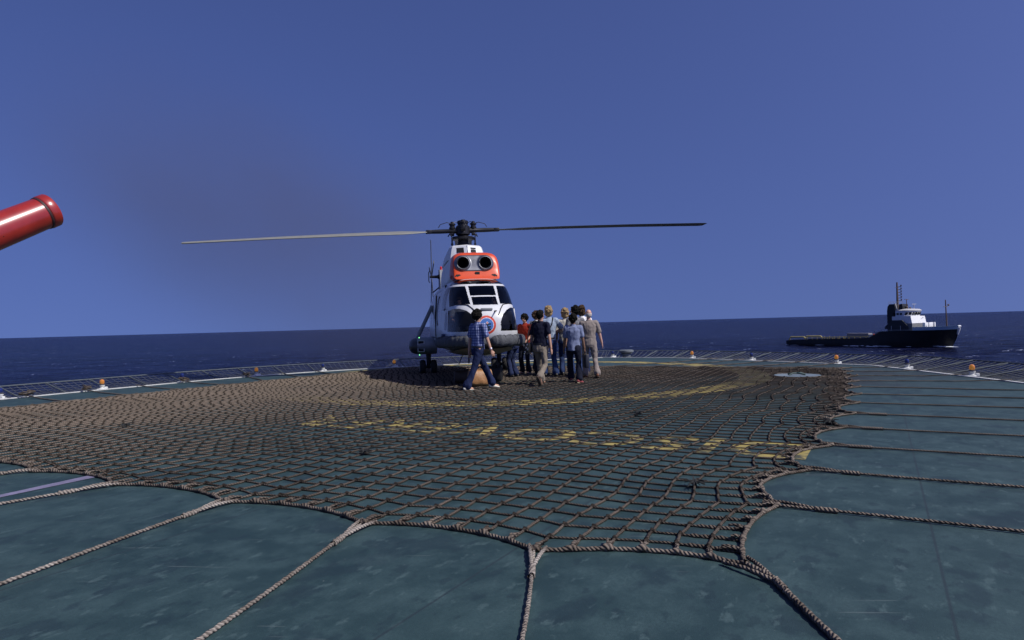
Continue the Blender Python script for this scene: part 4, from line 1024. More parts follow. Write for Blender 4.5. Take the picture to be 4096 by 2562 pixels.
# ------------------------------------------------------------------ people
def remesh(name, mb, vox, m, parent, smooth_it=4, fac=.5, wr=0., wsc=9., seed=0., vert=.45):
    """fuse overlapping closed shapes into one continuous skin; wr = height of cloth wrinkles"""
    me = bpy.data.meshes.new('tmp'); me.from_pydata([tuple(v) for v in mb.V], [], mb.F)
    bm = bmesh.new(); bm.from_mesh(me); bmesh.ops.recalc_face_normals(bm, faces=bm.faces); bm.to_mesh(me); bm.free()
    o = bpy.data.objects.new('tmp', me); COL.objects.link(o)
    r = o.modifiers.new('r', 'REMESH'); r.mode = 'VOXEL'; r.voxel_size = vox; r.use_smooth_shade = True
    s = o.modifiers.new('s', 'SMOOTH'); s.factor = fac; s.iterations = smooth_it
    dg = bpy.context.evaluated_depsgraph_get(); dg.update()
    out = bpy.data.meshes.new_from_object(o.evaluated_get(dg)); bpy.data.objects.remove(o); bpy.data.meshes.remove(me)
    out.name = name
    if wr:
        n = len(out.vertices); co = np.empty(n*3); out.vertices.foreach_get('co', co); co = co.reshape(-1, 3)
        no = np.empty(n*3); out.vertices.foreach_get('normal', no); no = no.reshape(-1, 3)
        d = np.array([noise.noise((c[0]*wsc+seed, c[1]*wsc, c[2]*wsc*vert))+.5*noise.noise((c[0]*wsc*2.3, c[1]*wsc*2.3+seed, c[2]*wsc*1.6)) for c in co])
        d = np.where(d > 0, d, d*.6)
        co += no*(d*wr)[:, None]; out.vertices.foreach_set('co', co.ravel()); out.update()
    out.materials.clear(); out.materials.append(m); out.polygons.foreach_set('use_smooth', np.ones(len(out.polygons), bool))
    ob = bpy.data.objects.new(name, out); COL.objects.link(ob); ob.parent = parent
    return ob
def limb(mb, pts, rad, n=12, flat=None, sub=6):
    """tapered tube through joints, rounded ends"""
    P = [Vector(p) for p in pts]; acc = [0]
    for a, b in zip(P[:-1], P[1:]): acc.append(acc[-1]+max((b-a).length, 1e-4))
    t = np.linspace(0, acc[-1], sub*(len(P)-1)+1)
    Q = [Vector([float(np.interp(q, acc, [p[i] for p in P])) for i in range(3)]) for q in t]
    r = [float(np.interp(q, acc, rad)) for q in t]
    # rounded caps
    d0 = (Q[0]-Q[1]).normalized(); d1 = (Q[-1]-Q[-2]).normalized()
    Q = [Q[0]+d0*r[0]*.8, Q[0]+d0*r[0]*.5]+Q+[Q[-1]+d1*r[-1]*.5, Q[-1]+d1*r[-1]*.8]; r = [r[0]*.45, r[0]*.85]+r+[r[-1]*.85, r[-1]*.45]
    mb.tube(Q, r, n)
def ell(mb, cs, X, n=18):
    """loft of ellipses: list of (centre, half width along X, half depth)"""
    secs = []
    for i, (c, a, b) in enumerate(cs):
        t = (Vector(cs[min(i+1, len(cs)-1)][0])-Vector(cs[max(i-1, 0)][0])).normalized(); x = (X-t*X.dot(t)).normalized(); y = t.cross(x)
        secs.append([Vector(c)+x*a*math.cos(q)+y*b*math.sin(q) for q in np.linspace(0, 2*math.pi, n, endpoint=False)])
    mb.loft(secs)
def ik(a, b, l1, l2, hint):
    a, b = Vector(a), Vector(b); d = b-a; L = min(max(d.length, .05), (l1+l2)*.999); u = d.normalized(); b = a+u*L
    x = (l1*l1-l2*l2+L*L)/(2*L); h = math.sqrt(max(l1*l1-x*x, 0)); v = Vector(hint); v = (v-u*v.dot(u)).normalized()
    return a+u*x+v*h, b
SKIN = lambda n, c: mat('skin_'+n, c, .55, var=.10, vscale=20)
def cloth(n, c, var=.18, sc=7): return mat('cloth_'+n, c, .88, spec=.2, var=var, vscale=sc, bump=.25, bscale=160)
def plaid():
    m = bpy.data.materials.new('cloth_plaid'); m.use_nodes = True; nt = m.node_tree; N = nt.nodes; L = nt.links; p = N['Principled BSDF']
    p.inputs['Roughness'].default_value = .9; tc = N.new('ShaderNodeTexCoord'); sp = N.new('ShaderNodeSeparateXYZ'); L.new(tc.outputs['Object'], sp.inputs[0])
    def band(src, per, th):
        d = math_n(N, 'DIVIDE', b=per); L.new(src, d.inputs[0]); f = math_n(N, 'FRACT'); L.new(d.outputs[0], f.inputs[0]); g = math_n(N, 'LESS_THAN', b=th); L.new(f.outputs[0], g.inputs[0]); return g
    sx = math_n(N, 'ADD'); L.new(sp.outputs[0], sx.inputs[0]); L.new(sp.outputs[1], sx.inputs[1]); ad = math_n(N, 'ADD', b=10.); L.new(sx.outputs[0], ad.inputs[0])
    a = band(ad.outputs[0], .066, .36); b = band(sp.outputs[2], .060, .30); s = math_n(N, 'ADD'); L.new(a.outputs[0], s.inputs[0]); L.new(b.outputs[0], s.inputs[1])
    h = math_n(N, 'MULTIPLY', b=.5); L.new(s.outputs[0], h.inputs[0])
    cr = N.new('ShaderNodeValToRGB'); e = cr.color_ramp.elements; e[0].color = (.05, .068, .18, 1); e[1].color = (.34, .38, .52, 1); x = e.new(.5); x.color = (.12, .155, .32, 1)
    L.new(h.outputs[0], cr.inputs[0]); L.new(cr.outputs[0], p.inputs['Base Color']); return m
def hand(mb, w, d, side, inward, s, curl=.5):
    """palm, four fingers and thumb from wrist w along d; inward = palm facing direction"""
    d = Vector(d).normalized(); p = Vector(inward); p = (p-d*p.dot(d)).normalized(); k = d.cross(p)*side     # k: towards the thumb
    if k.dot(Vector((0, 1, 0))) < 0: k = -k
    ell(mb, [(w-d*.01*s, .024*s, .019*s), (w+d*.03*s, .036*s, .016*s), (w+d*.075*s, .042*s, .015*s), (w+d*.092*s, .038*s, .012*s)], k, 12)
    for i, ln in enumerate((.070, .078, .072, .056)):
        o = w+d*.088*s+k*(.030-.020*i)*s; a = curl*(.7+.12*i)
        q = [o]; dd = d.copy()
        for j, f in enumerate((.45, .32, .23)):
            dd = (Matrix.Rotation(a*(.5+.3*j), 3, p.cross(d).normalized() if p.cross(d).dot(p.cross(d)) > 0 else k) @ d) if False else (d*math.cos(a*(j+.6))+p*math.sin(a*(j+.6))).normalized()
            q.append(q[-1]+dd*ln*f*s)
        limb(mb, q, [.0092*s, .0088*s, .008*s, .0068*s], 8, sub=3)
    o = w+d*.028*s+k*.030*s; q = [o, o+(k*.6+d*.7+p*.25).normalized()*.036*s, o+(k*.6+d*.7+p*.25).normalized()*.036*s+(d*.9+p*.35+k*.1).normalized()*.032*s]
    limb(mb, q, [.012*s, .0105*s, .0085*s], 8, sub=3)
def person(label, x, y, face, h=1.78, feet=None, hands=None, elbow=None, lean=0., tw=0., head=(0, 0), hip=None, seat=False, z0=0.,
           shirt='white', shirt_m=None, sleeve=.55, trouser_m=None, shoe_m=None, hair_m=None, hair='short', skin=(.42, .24, .17), group=None, belt=None, flare=.10, tuck=True, overall=False, shirt_len=.90, glasses=False, knee=None):
    fx, fy = face; root = thing('person', label, 'person', (x, y, z0), math.atan2(-fx, fy), group)
    s = h/1.78; sk = SKIN(f'{skin[0]:.2f}{skin[1]:.2f}', skin)
    feet = feet or ((-.10, .05, 0, 0), (.10, -.05, 0, 0)); hands = hands or ((-.27, .05, .78), (.27, .03, .78))
    hz = (hip if hip is not None else .93)*s; X = Vector((1, 0, 0))
    pel = Vector((0, 0, hz)); ln = R_(lean); sp = Vector((0, math.sin(ln), math.cos(ln)))
    Xs = Matrix.Rotation(R_(tw), 3, 'Z') @ X; Fs = Vector((-Xs.y, Xs.x, 0))
    T = lambda q, f=0.: pel+sp*q*s+Fs*f*s
    neck = T(.575); shl = [T(.51)+Xs*(-.185*s), T(.51)+Xs*(.185*s)]
    hips = [pel+X*(-.095*s), pel+X*(.095*s)]
    legs = []; arms = []
    for i in (0, 1):
        f = Vector(feet[i][:3])*s; ank = f+Vector((0, 0, .085*s)); hint = (knee[i] if knee else (0.05*(-1, 1)[i], 1, .0))
        k, a = ik(hips[i], ank, .44*s, .43*s, hint); legs.append((hips[i], k, a))
        w = Vector(hands[i])*s; eh = (elbow[i] if elbow else ((-.35, -1, 0), (.35, -1, 0))[i])
        e, w = ik(shl[i], w, .29*s, .265*s, eh); arms.append((shl[i], e, w))
    # head frame
    yaw, pit = R_(head[0]), R_(head[1]); Hm = Matrix.Rotation(R_(tw)*.6+yaw, 3, 'Z') @ Matrix.Rotation(pit, 3, 'X')
    hx, hy, hzv = Hm @ Vector((1, 0, 0)), Hm @ Vector((0, 1, 0)), Hm @ Vector((0, 0, 1))
    hc = neck+Vector((0, 0, .035*s))+hy*.02*s+hzv*.135*s
    Hp = lambda a, b, c: hc+(hx*a+hy*b+hzv*c)*s
    b = MB()
    ell(b, [(T(-.08), .12*s, .10*s), (T(-.02), .160*s, .118*s), (T(.08), .158*s, .115*s), (T(.19), .140*s, .103*s), (T(.33), .160*s, .115*s), (T(.45), .170*s, .112*s), (T(.53), .125*s, .085*s), (T(.58), .062*s, .06*s)], Xs)
    limb(b, [neck-sp*.04*s, neck+Vector((0, 0, .05*s))+hy*.01*s, Hp(0, -.015, -.06)], [.064*s, .055*s, .058*s])
    for i in (0, 1):
        limb(b, [T(.50)+Xs*(-.1, .1)[i]*s, arms[i][0]], [.07*s, .060*s]); limb(b, list(arms[i]), [.055*s, .042*s, .029*s])
        hd = (arms[i][2]-arms[i][1]).normalized(); inw = Vector(((1, -1)[i], .15, 0))
        hand(b, arms[i][2]+hd*.012*s, hd+Vector((0, .15, -.1)), (1, -1)[i], inw, s)
        limb(b, list(legs[i]), [.088*s, .058*s, .043*s])
        fa = R_(feet[i][3]); a = legs[i][2]; fd = Vector((0, math.cos(fa), -math.sin(fa))); limb(b, [a, a+Vector((0, -.0, -.03*s)), a+fd*.13*s-Vector((0, 0, .045*s))], [.044*s, .042*s, .035*s])
    # skull, jaw, nose, ears
    b.ball(Hp(0, -.012, .025), (.076*s, .095*s, .092*s), 18, 12, Hm); b.ball(Hp(0, .022, -.045), (.058*s, .066*s, .070*s), 16, 10, Hm); b.ball(Hp(0, .055, -.088), (.032*s, .028*s, .024*s), 12, 8, Hm)
    limb(b, [Hp(0, .088, .015), Hp(0, .112, -.028)], [.010*s, .015*s], 8); b.ball(Hp(0, .083, .028), (.055*s, .014*s, .012*s), 10, 6, Hm)
    for e in (-1, 1): b.ball(Hp(e*.078, -.012, -.012), (.010*s, .020*s, .032*s), 10, 8, Hm)
    remesh('body', b, .0085*s, sk, root, 3, .45)
    eye = MB()
    for e in (-1, 1): eye.ball(Hp(e*.031, .074, .006), .0125*s, 10, 8)
    eye.build('eyes', mat('eye_dark', (.03, .025, .02), .2), root)
    MB().tube([Hp(-.024, .083, -.060), Hp(0, .091, -.058), Hp(.024, .083, -.060)], .0055*s, 6).build('mouth', mat('lip', (.22, .08, .07), .5), root)
    if glasses:
        g = MB()
        for e in (-1, 1): g.ball(Hp(e*.034, .092, .008), (.027*s, .006*s, .022*s), 12, 8, Hm); g.tube([Hp(e*.058, .088, .012), Hp(e*.08, .03, .012), Hp(e*.08, -.01, .008)], .003*s, 5)
        g.tube([Hp(-.012, .096, .012), Hp(.012, .096, .012)], .003*s, 5); g.build('glasses', mat('lens_dark', (.01, .01, .012), .1), root)
    seed = random.uniform(0, 50)
    # trousers
    tm, sm = trouser_m, shirt_m
    def trousers(mb, top=.06):
        ell(mb, [(T(-.14), .13*s, .115*s), (T(-.07), .176*s, .138*s), (T(-.0), .176*s, .136*s), (T(top), .163*s, .122*s)], X)
        for i in (0, 1):
            hp, k, a = legs[i]; dn = (a-k).normalized()
            limb(mb, [hp+Vector((0, 0, -.02*s)), hp.lerp(k, .5), k, k.lerp(a, .5), a-dn*.03*s], [.101*s, .088*s, .069*s, .070*s, flare*.88*s], 14)
    # shirt with sleeves
    def top(mb, infl=.014, bottom=-.06):
        ell(mb, [(T(bottom), (.165+infl)*s, (.120+infl)*s), (T(.02), (.164+infl)*s, (.118+infl)*s), (T(.10), (.158+infl)*s, (.112+infl)*s), (T(.19), (.150+infl)*s, (.108+infl)*s), (T(.33), (.168+infl)*s, (.122+infl)*s), (T(.44), (.176+infl)*s, (.118+infl)*s),
                 (T(.525), (.128+infl)*s, (.092+infl)*s), (T(.565), .078*s, .076*s), (T(.585), .070*s, .068*s)], Xs, 22)
        for i in (0, 1):
            limb(mb, [T(.49)+Xs*(-.1, .1)[i]*s, arms[i][0]+Vector((0, 0, .004))], [.085*s, .075*s])
            a0, e, w = arms[i]; L_ = sleeve
            if L_ <= 1: q = a0.lerp(e, L_); limb(mb, [a0, a0.lerp(e, L_*.5), q], [.074*s, .068*s, .070*s], 14)
            else: limb(mb, [a0, e, e.lerp(w, L_-1)], [.072*s, .058*s, .048*s], 14)
    if overall:
        c = MB(); top(c, .016, .02); trousers(c, .10); remesh('coverall', c, .0105*s, sm, root, 3, .45, .022*s, 8, seed)
        ell_ = MB(); ell(ell_, [(T(.115), .172*s, .128*s), (T(.14), .176*s, .132*s), (T(.165), .172*s, .128*s)], Xs, 28); ell_.build('waistband', sm, root)
    else:
        c = MB(); trousers(c); remesh('trousers', c, .0105*s, tm, root, 3, .45, .021*s, 8, seed)
        c = MB(); top(c, .012 if tuck else .018, .0 if tuck else -.08); remesh('shirt', c, .0105*s, sm, root, 3, .45, .021*s, 8, seed+9)
        cl = MB(); ell(cl, [(T(.560), .080*s, .078*s), (T(.582), .074*s, .072*s), (T(.604), .070*s, .068*s)], Xs, 20); cl.build('collar', sm, root)
        if belt:
            bb = MB(); ell(bb, [(T(.03), .178*s, .135*s), (T(.05), .180*s, .137*s), (T(.07), .178*s, .135*s)], X, 28); bb.build('belt', belt, root)
    # shoes
    for i in (0, 1):
        a = legs[i][2]; fa = R_(feet[i][3]); yw = R_(feet[i][4]) if len(feet[i]) > 4 else R_((8, -8)[i])
        M3 = Matrix.Rotation(yw, 3, 'Z') @ Matrix.Rotation(-fa, 3, 'X'); q = MB()
        S_ = lambda a_, b_, c_: a+M3 @ (Vector((a_, b_, c_))*s)
        ell(q, [(S_(0, -.085, -.052), .022*s, .022*s), (S_(0, -.07, -.045), .036*s, .040*s), (S_(0, -.02, -.040), .040*s, .048*s), (S_(0, .05, -.048), .044*s, .038*s), (S_(0, .12, -.060), .047*s, .027*s), (S_(0, .165, -.066), .036*s, .020*s), (S_(0, .182, -.068), .018*s, .012*s)], M3 @ X, 14)
        sh = q.build('shoe', shoe_m, root)
        so = MB().prism([(.040*math.cos(t)*s*(1+.12*math.sin(t)), (.048+.136*math.sin(t))*s) for t in np.linspace(0, 2*math.pi, 18, endpoint=False)], -.089*s, -.072*s, Matrix.Translation(a) @ M3.to_4x4())
        so.build('sole', mat('sole_dark', (.05, .035, .025), .8) if shoe_m.name != 'shoe_red' else mat('sole_cream', (.5, .42, .25), .7), sh)
    # hair
    hb = MB(); hr = random.Random(int(x*1000+y*77))
    if hair in ('short', 'curly', 'long'):
        g = {'short': .010, 'curly': .024, 'long': .019}[hair]
        hb.ball(Hp(0, -.022, .038), ((.078+g)*s, (.090+g)*s, (.082+g)*s), 18, 12, Hm); hb.ball(Hp(0, -.055, -.01), ((.066+g)*s, (.052+g)*s, (.072+g)*s), 16, 10, Hm)
        hb.ball(Hp(0, .045, .085), ((.056+g*.7)*s, .045*s, (.026+g*.5)*s), 14, 8, Hm)
        for e in (-1, 1): hb.ball(Hp(e*(.068+g*.5), -.022, .0), (.018*s+g*.5, .042*s, .055*s), 10, 8, Hm)
        if hair == 'long':
            hb.ball(Hp(0, -.06, -.075), (.085*s, .05*s, .07*s), 14, 10, Hm)
            for e in (-1, 1): hb.ball(Hp(e*.075, -.02, -.055), (.028*s, .045*s, .065*s), 10, 8, Hm)
        for k in range({'short': 0, 'curly': 90, 'long': 60}[hair]):
            th = hr.uniform(0, 6.28); ph = hr.uniform(.0, 2.1); R0 = .092+g
            d = Vector((math.sin(ph)*math.cos(th)*.92, math.sin(ph)*math.sin(th)-.10, math.cos(ph)))
            if d.y > .35 and d.z < .45: continue
            hb.ball(Hp(d.x*R0*.96, d.y*R0-.015, d.z*R0+.025), hr.uniform(.014, .026)*s, 8, 6)
        remesh('hair', hb, .009*s, hair_m, root, 1, .4, .016*s if hair != 'short' else .010*s, 24, seed, 1.)
    elif hair == 'bald':
        ell(hb, [(Hp(0, -.03, -.075), .060*s, .055*s), (Hp(0, -.035, -.04), .082*s, .085*s), (Hp(0, -.032, .0), .084*s, .086*s), (Hp(0, -.03, .022), .080*s, .082*s)], hx, 20)
        for e in (-1, 1): hb.ball(Hp(e*.074, .0, .0), (.012*s, .03*s, .03*s), 8, 6, Hm)
        remesh('hair', hb, .009*s, hair_m, root, 2, .4, .005*s, 24, seed, 1.)
    root['_'] = 0; del root['_']
    return root, dict(arms=arms, legs=legs, pel=pel, neck=neck, T=T, s=s, X=Xs)
def to_world(root, v):
    return Matrix.Translation(root.location) @ Matrix.Rotation(root.rotation_euler.z, 4, 'Z') @ Vector(v)

def make_people():
    GR = 'passengers walking to the helicopter'
    black = mat('hair_black', (.0045, .004, .003), .8, spec=.12, var=.3, vscale=40); brown = mat('hair_brown', (.045, .026, .014), .8, spec=.15, var=.3, vscale=40); blond = mat('hair_blond', (.25, .175, .09), .8, spec=.15, var=.35, vscale=40); greyh = mat('hair_grey', (.40, .37, .34), .6, var=.2, vscale=40)
    denim = cloth('denim', (.011, .018, .056), .35); dnavy = cloth('dark_navy', (.008, .010, .022), .3); jeans = cloth('blue_jeans', (.022, .040, .11), .35); khaki = cloth('khaki', (.195, .165, .13), .2)
    shoew = mat('shoe_white', (.62, .58, .48), .5); shoeb = mat('shoe_brown', (.055, .030, .018), .5); shoer = mat('shoe_red', (.25, .05, .05), .5); shoed = mat('shoe_dark', (.012, .010, .010), .5); tanb = mat('shoe_tan', (.20, .085, .045), .5)
    beltm = mat('belt_black', (.01, .01, .01), .5); tan = (.42, .24, .165); dk = (.13, .07, .045); pink = (.50, .29, .22)
    # 1 striding man in plaid
    r, d = person('man in blue plaid shirt and flared jeans striding past the nose of the helicopter', -.80, 15.25, (.86, .50), 1.83,
        feet=((.0, .36, .015, 6, 0), (.02, -.30, .0, 4, 6)), hands=((-.24, -.10, .80), (.30, .20, .80)), elbow=((-.3, -1, 0), (.5, -1, 0)), tw=14, head=(10, 4), lean=2, hip=.90,
        shirt_m=plaid(), sleeve=.72, trouser_m=denim, shoe_m=shoew, hair_m=black, hair='curly', skin=tan, group=GR, belt=beltm, flare=.112)
    e, w = d['arms'][1][1], d['arms'][1][2]; q = e.lerp(w, .90); MB().lathe([(.034, -.012), (.037, -.008), (.037, .008), (.034, .012)], q, (w-e), 16).lathe([(.018, .0), (.018, .044), (.001, .046)], q, (w-e).cross(Vector((0, 0, 1))).cross(w-e) if False else Vector((1, .0, .3)), 14).build('wristwatch', mat('watch_steel', (.5, .5, .52), .25, .9), r)
    # 2 navy shirt and khakis, right foot kicked up behind
    r2_, d2 = person('man in navy polo shirt and khaki trousers walking away, his right heel lifted', .66, 16.05, (.42, .90), 1.80,
        feet=((-.09, .26, .0, 0), (.13, -.40, .13, 58, -6)), hands=((-.30, .10, .84), (.30, -.04, .80)), lean=6, tw=-8, head=(-14, 8), hip=.91,
        shirt_m=cloth('navy', (.006, .0075, .022), .2), sleeve=.66, trouser_m=khaki, shoe_m=shoeb, hair_m=black, hair='short', skin=tan, group=GR, belt=beltm, flare=.088)
    # 3 red shirt
    r3, d3 = person('dark haired person in red shirt with glasses, facing the camera beside the crowd', .38, 19.7, (-.50, -.86), 1.74,
        feet=((-.12, .03, 0, 0), (.12, .02, 0, 0)), hands=((-.16, .22, 1.0), (.14, .24, 1.02)), head=(6, -12), shirt_m=cloth('red', (.22, .020, .010)), sleeve=.6, tuck=False, trouser_m=dnavy, shoe_m=shoed, hair_m=black, hair='curly', skin=tan, group=GR, glasses=True)
    # 4 brown hair, white collar
    person('brown haired man in white shirt behind the person in red', .74, 20.6, (.5, .86), 1.83, head=(-20, 0), shirt_m=cloth('white', (.60, .60, .58)), trouser_m=dnavy, shoe_m=shoed, hair_m=brown, hair='curly', skin=dk, group=GR)
    # 5 dark hair
    person('dark haired man in dark shirt partly hidden left of the navy polo shirt', .80, 18.9, (-.35, .93), 1.84, head=(25, 0), shirt_m=cloth('charcoal', (.02, .02, .025)), trouser_m=dnavy, shoe_m=shoed, hair_m=black, hair='short', skin=tan, group=GR)
    # 6 tall blond with strap
    r6, d6 = person('tall sandy haired man in pale blue shirt with shoulder strap, right elbow bent', 1.02, 18.55, (-.18, .98), 1.92,
        feet=((-.13, .06, 0, 0), (.15, -.04, 0, 0)), hands=((-.16, .26, 1.06), (.20, .24, 1.12)), elbow=((-.6, -1, 0), (.9, -.6, -.2)), head=(-24, 6),
        shirt_m=cloth('pale_blue', (.27, .33, .42)), sleeve=.75, trouser_m=jeans, shoe_m=shoed, hair_m=blond, hair='long', skin=pink, group=GR, belt=beltm, flare=.105)
    T = d6['T']; s = d6['s']; X = d6['X']
    MB().tube([T(.54)+X*.10*s+Vector((0, .06, .04)), T(.545)+X*.09*s+Vector((0, -.085, .02)), T(.40)+X*.04*s+Vector((0, -.155, 0)), T(.2)+X*(-.08)*s+Vector((0, -.145, 0)), T(.05)+X*(-.19)*s+Vector((0, -.08, 0))], .016, 6).build('shoulder_strap', mat('strap_dark', (.012, .012, .014), .8), r6)
    pk = to_world(r6, d6['arms'][1][2]+Vector((.0, .10, -.06))); p = thing('document', 'white sheet held by the tall sandy haired man', 'paper', pk, .5)
    MB().box((0, 0, 0), (.15, .012, .10), Matrix.Rotation(.5, 3, 'X')).build('sheet', mat('paper_white', (.75, .75, .75), .8), p, False)
    # 7 blond long hair, white shirt
    person('woman with shoulder length blond hair and loose cream shirt, back to the camera', 1.50, 18.9, (-.10, .99), 1.86, hands=((-.20, .22, .98), (.24, .16, .92)), head=(-16, 5),
        shirt_m=cloth('cream', (.38, .365, .325)), sleeve=.8, tuck=False, trouser_m=jeans, shoe_m=shoed, hair_m=blond, hair='long', skin=pink, group=GR)
    # 8 two taller heads behind the short man
    person('dark haired man in black and white striped shirt looking left, behind the pale blue polo', 1.74, 18.35, (-.25, .97), 1.90, head=(62, 0), shirt_m=cloth('striped', (.16, .16, .17), .9, 30), trouser_m=jeans, shoe_m=shoed, hair_m=black, hair='curly', skin=tan, group=GR)
    person('brown haired man in bright white shirt between the striped shirt and the coveralls', 1.98, 18.95, (.05, 1.), 1.92, head=(-10, 4), shirt_m=cloth('bright_white', (.74, .74, .74)), trouser_m=denim, shoe_m=shoed, hair_m=brown, hair='long', skin=pink, group=GR)
    # 9 short man with case
    r9, d9 = person('short black haired man in pale blue polo shirt and red shoes carrying a dark case', 1.50, 16.45, (.10, 1.), 1.66,
        feet=((-.10, .30, .0, 0), (.13, -.10, .0, 8, -40)), hands=((-.27, .12, .84), (.30, .06, .775)), head=(-6, 4), shirt_m=cloth('polo_blue', (.17, .20, .31)), sleeve=.74, tuck=False, trouser_m=dnavy, shoe_m=shoer, hair_m=black, hair='curly', skin=(.19, .105, .065), group=GR, flare=.10)
    cw_ = to_world(r9, d9['arms'][1][2]+Vector((.02, .02, -.10*d9['s']))); c = thing('briefcase', 'slim dark case hanging from the hand of the short man', 'briefcase', (cw_.x, cw_.y, cw_.z), r9.rotation_euler.z+.25)
    cb = mat('case_dark', (.018, .020, .032), .5, var=.2); MB().box((0, 0, -.22), (.09, .36, .34), bev=.02).build('case_body', cb, c); MB().tube([(0, -.07, -.05), (0, -.06, .01), (0, .06, .01), (0, .07, -.05)], .011, 8).build('handle', cb, c); [MB().box((0, yy, -.06), (.095, .03, .03)).build('latch', mat('brass', (.5, .35, .12), .3, .9), c, False) for yy in (.1, -.1)]
    # 10 bald man in coveralls
    r10, d10 = person('bald man in grey coveralls walking away at the right end of the crowd', 2.04, 17.75, (-.02, 1.), 1.80,
        feet=((-.11, .10, .0, 0), (.15, -.26, .03, 18, -6)), hands=((-.30, .08, .80), (.36, .04, .80)), elbow=((-.4, -1, 0), (.9, -.7, 0)), lean=3, head=(-6, 10),
        shirt_m=cloth('coverall_grey', (.215, .185, .168), .2), sleeve=.85, overall=True, shoe_m=tanb, hair_m=greyh, hair='bald', skin=pink, group=GR, flare=.112)
    # 11 at the cabin door
    person('person in blue shirt and trousers at the helicopter door behind the float bag', .02, 18.6, (-.9, .4), 1.74, feet=((-.11, .05, 0, 0), (.13, .0, 0, 0)), hands=((-.2, .35, 1.15), (.2, .35, 1.2)), lean=10, head=(0, 0),
        shirt_m=cloth('work_blue', (.10, .14, .34)), sleeve=.7, trouser_m=cloth('work_trousers', (.016, .024, .065)), shoe_m=shoed, hair_m=black, hair='short', skin=dk, group=GR)
    # crew inside
    seatk = ((-.1, 1, .4), (.1, 1, .4))
    for sgn, lab, shm, hd, gl in ((1, 'pilot in sunglasses seen through the windscreen on the sunlit side', cloth('pilot_dark', (.05, .05, .06)), (-38, 4), True), (-1, 'pilot in white shirt in the shaded side of the cockpit', cloth('pilot_white', (.62, .60, .52)), (-12, -14), False)):
        w_ = h2w(2.66, sgn*.43, 0)
        person(lab, w_.x, w_.y, (HFW.x, HFW.y), 1.76, feet=((-.14, .62, 1.13, 0), (.14, .62, 1.13, 0)), hands=((-.24, .42, 1.66), (.22, .40, 1.62)), hip=1.40, lean=-4, head=hd, knee=seatk,
               shirt_m=shm, sleeve=.7, trouser_m=dnavy, shoe_m=shoed, hair_m=brown, hair='short', skin=pink, group='helicopter crew', glasses=gl)
    # luggage
    lea = mat('bag_leather', (.29, .145, .058), .55, var=.3, vscale=10, bump=.4, bscale=25); dkl = mat('bag_dark', (.03, .018, .010), .6, var=.3); blk = mat('bag_black', (.009, .009, .010), .55)
    def holdall(label, x, y, rz, dim, m, name='travel_bag'):
        t = thing(name, label, 'bag', (x, y, .025), rz, 'bags on the net under the helicopter'); L, W, Hh = dim; secs = []
        for f in np.linspace(-1, 1, 13):
            sx = L/2*f; k = 1-.18*abs(f)**3; o = []
            for q in np.linspace(0, 2*math.pi, 24, endpoint=False):
                cy_, cz_ = math.cos(q), math.sin(q); yy = W/2*k*math.copysign(abs(cy_)**.6, cy_); zz = Hh/2*(1+math.copysign(abs(cz_)**.6, cz_)*k); tp = 1-.45*max(0, zz/Hh-.45)
                o.append(Vector((sx*(1-.12*max(0, zz/Hh-.5)), yy*tp*(1+.05*math.sin(sx*23+zz*17)), zz*(1-.06*math.cos(f*3)))))
            secs.append(o)
        MB().loft(secs).build('bag_body', m, t)
        for yy in (-.05, .05): MB().tube([(-L*.2, yy, Hh*.93), (-L*.14, yy*.8, Hh*1.16), (0, yy*.6, Hh*1.22), (L*.14, yy*.8, Hh*1.16), (L*.2, yy, Hh*.93)], .012, 8).build('handle', m, t)
        MB().tube([(-L*.4, 0, Hh*.985), (0, 0, Hh*.99), (L*.4, 0, Hh*.985)], .008, 6).ball((L*.38, .02, Hh*.98), .018, 8, 6).build('zip', m, t)
    holdall('tan leather holdall standing on the net between the legs of the man in plaid', -.80, 16.0, .5, (.56, .32, .40), lea)
    holdall('dark brown bag in the shadow left of the tan holdall', -1.30, 16.9, .2, (.40, .24, .32), dkl)
    holdall('black bag right of the tan holdall, behind the front leg of the man in plaid', -.42, 16.9, -.3, (.26, .22, .42), blk)
    # camera bag on the navy man's left
    a2 = to_world(r2_, Vector((-.30, -.02, 0))); t = thing('shoulder_bag', 'black and silver camera bag at the left hip of the man in navy', 'bag', (a2.x, a2.y, 0), r2_.rotation_euler.z)
    MB().box((0, 0, .90), (.17, .26, .24), bev=.035).box((-.09, 0, .86), (.05, .20, .14), bev=.02).box((0, -.14, .86), (.14, .05, .14), bev=.02).build('bag_body', blk, t)
    st_ = mat('buckle_metal', (.55, .55, .55), .3, .9)
    for (bx_, bz) in ((-.05, .96), (.04, .97), (.05, .86), (-.02, .80), (.01, .90)): MB().box((bx_, -.168, bz), (.03, .012, .045), Matrix.Rotation(bx_*7, 3, 'Y'), bev=.003).build('buckle', st_, t)
    MB().tube([(.03, -.13, .99), (.06, -.13, 1.25), (.11, -.07, 1.50), (.12, .02, 1.515), (.09, .10, 1.42), (.04, .13, 1.2), (.03, .13, .99)], .013, 6).build('strap', blk, t)
make_people()

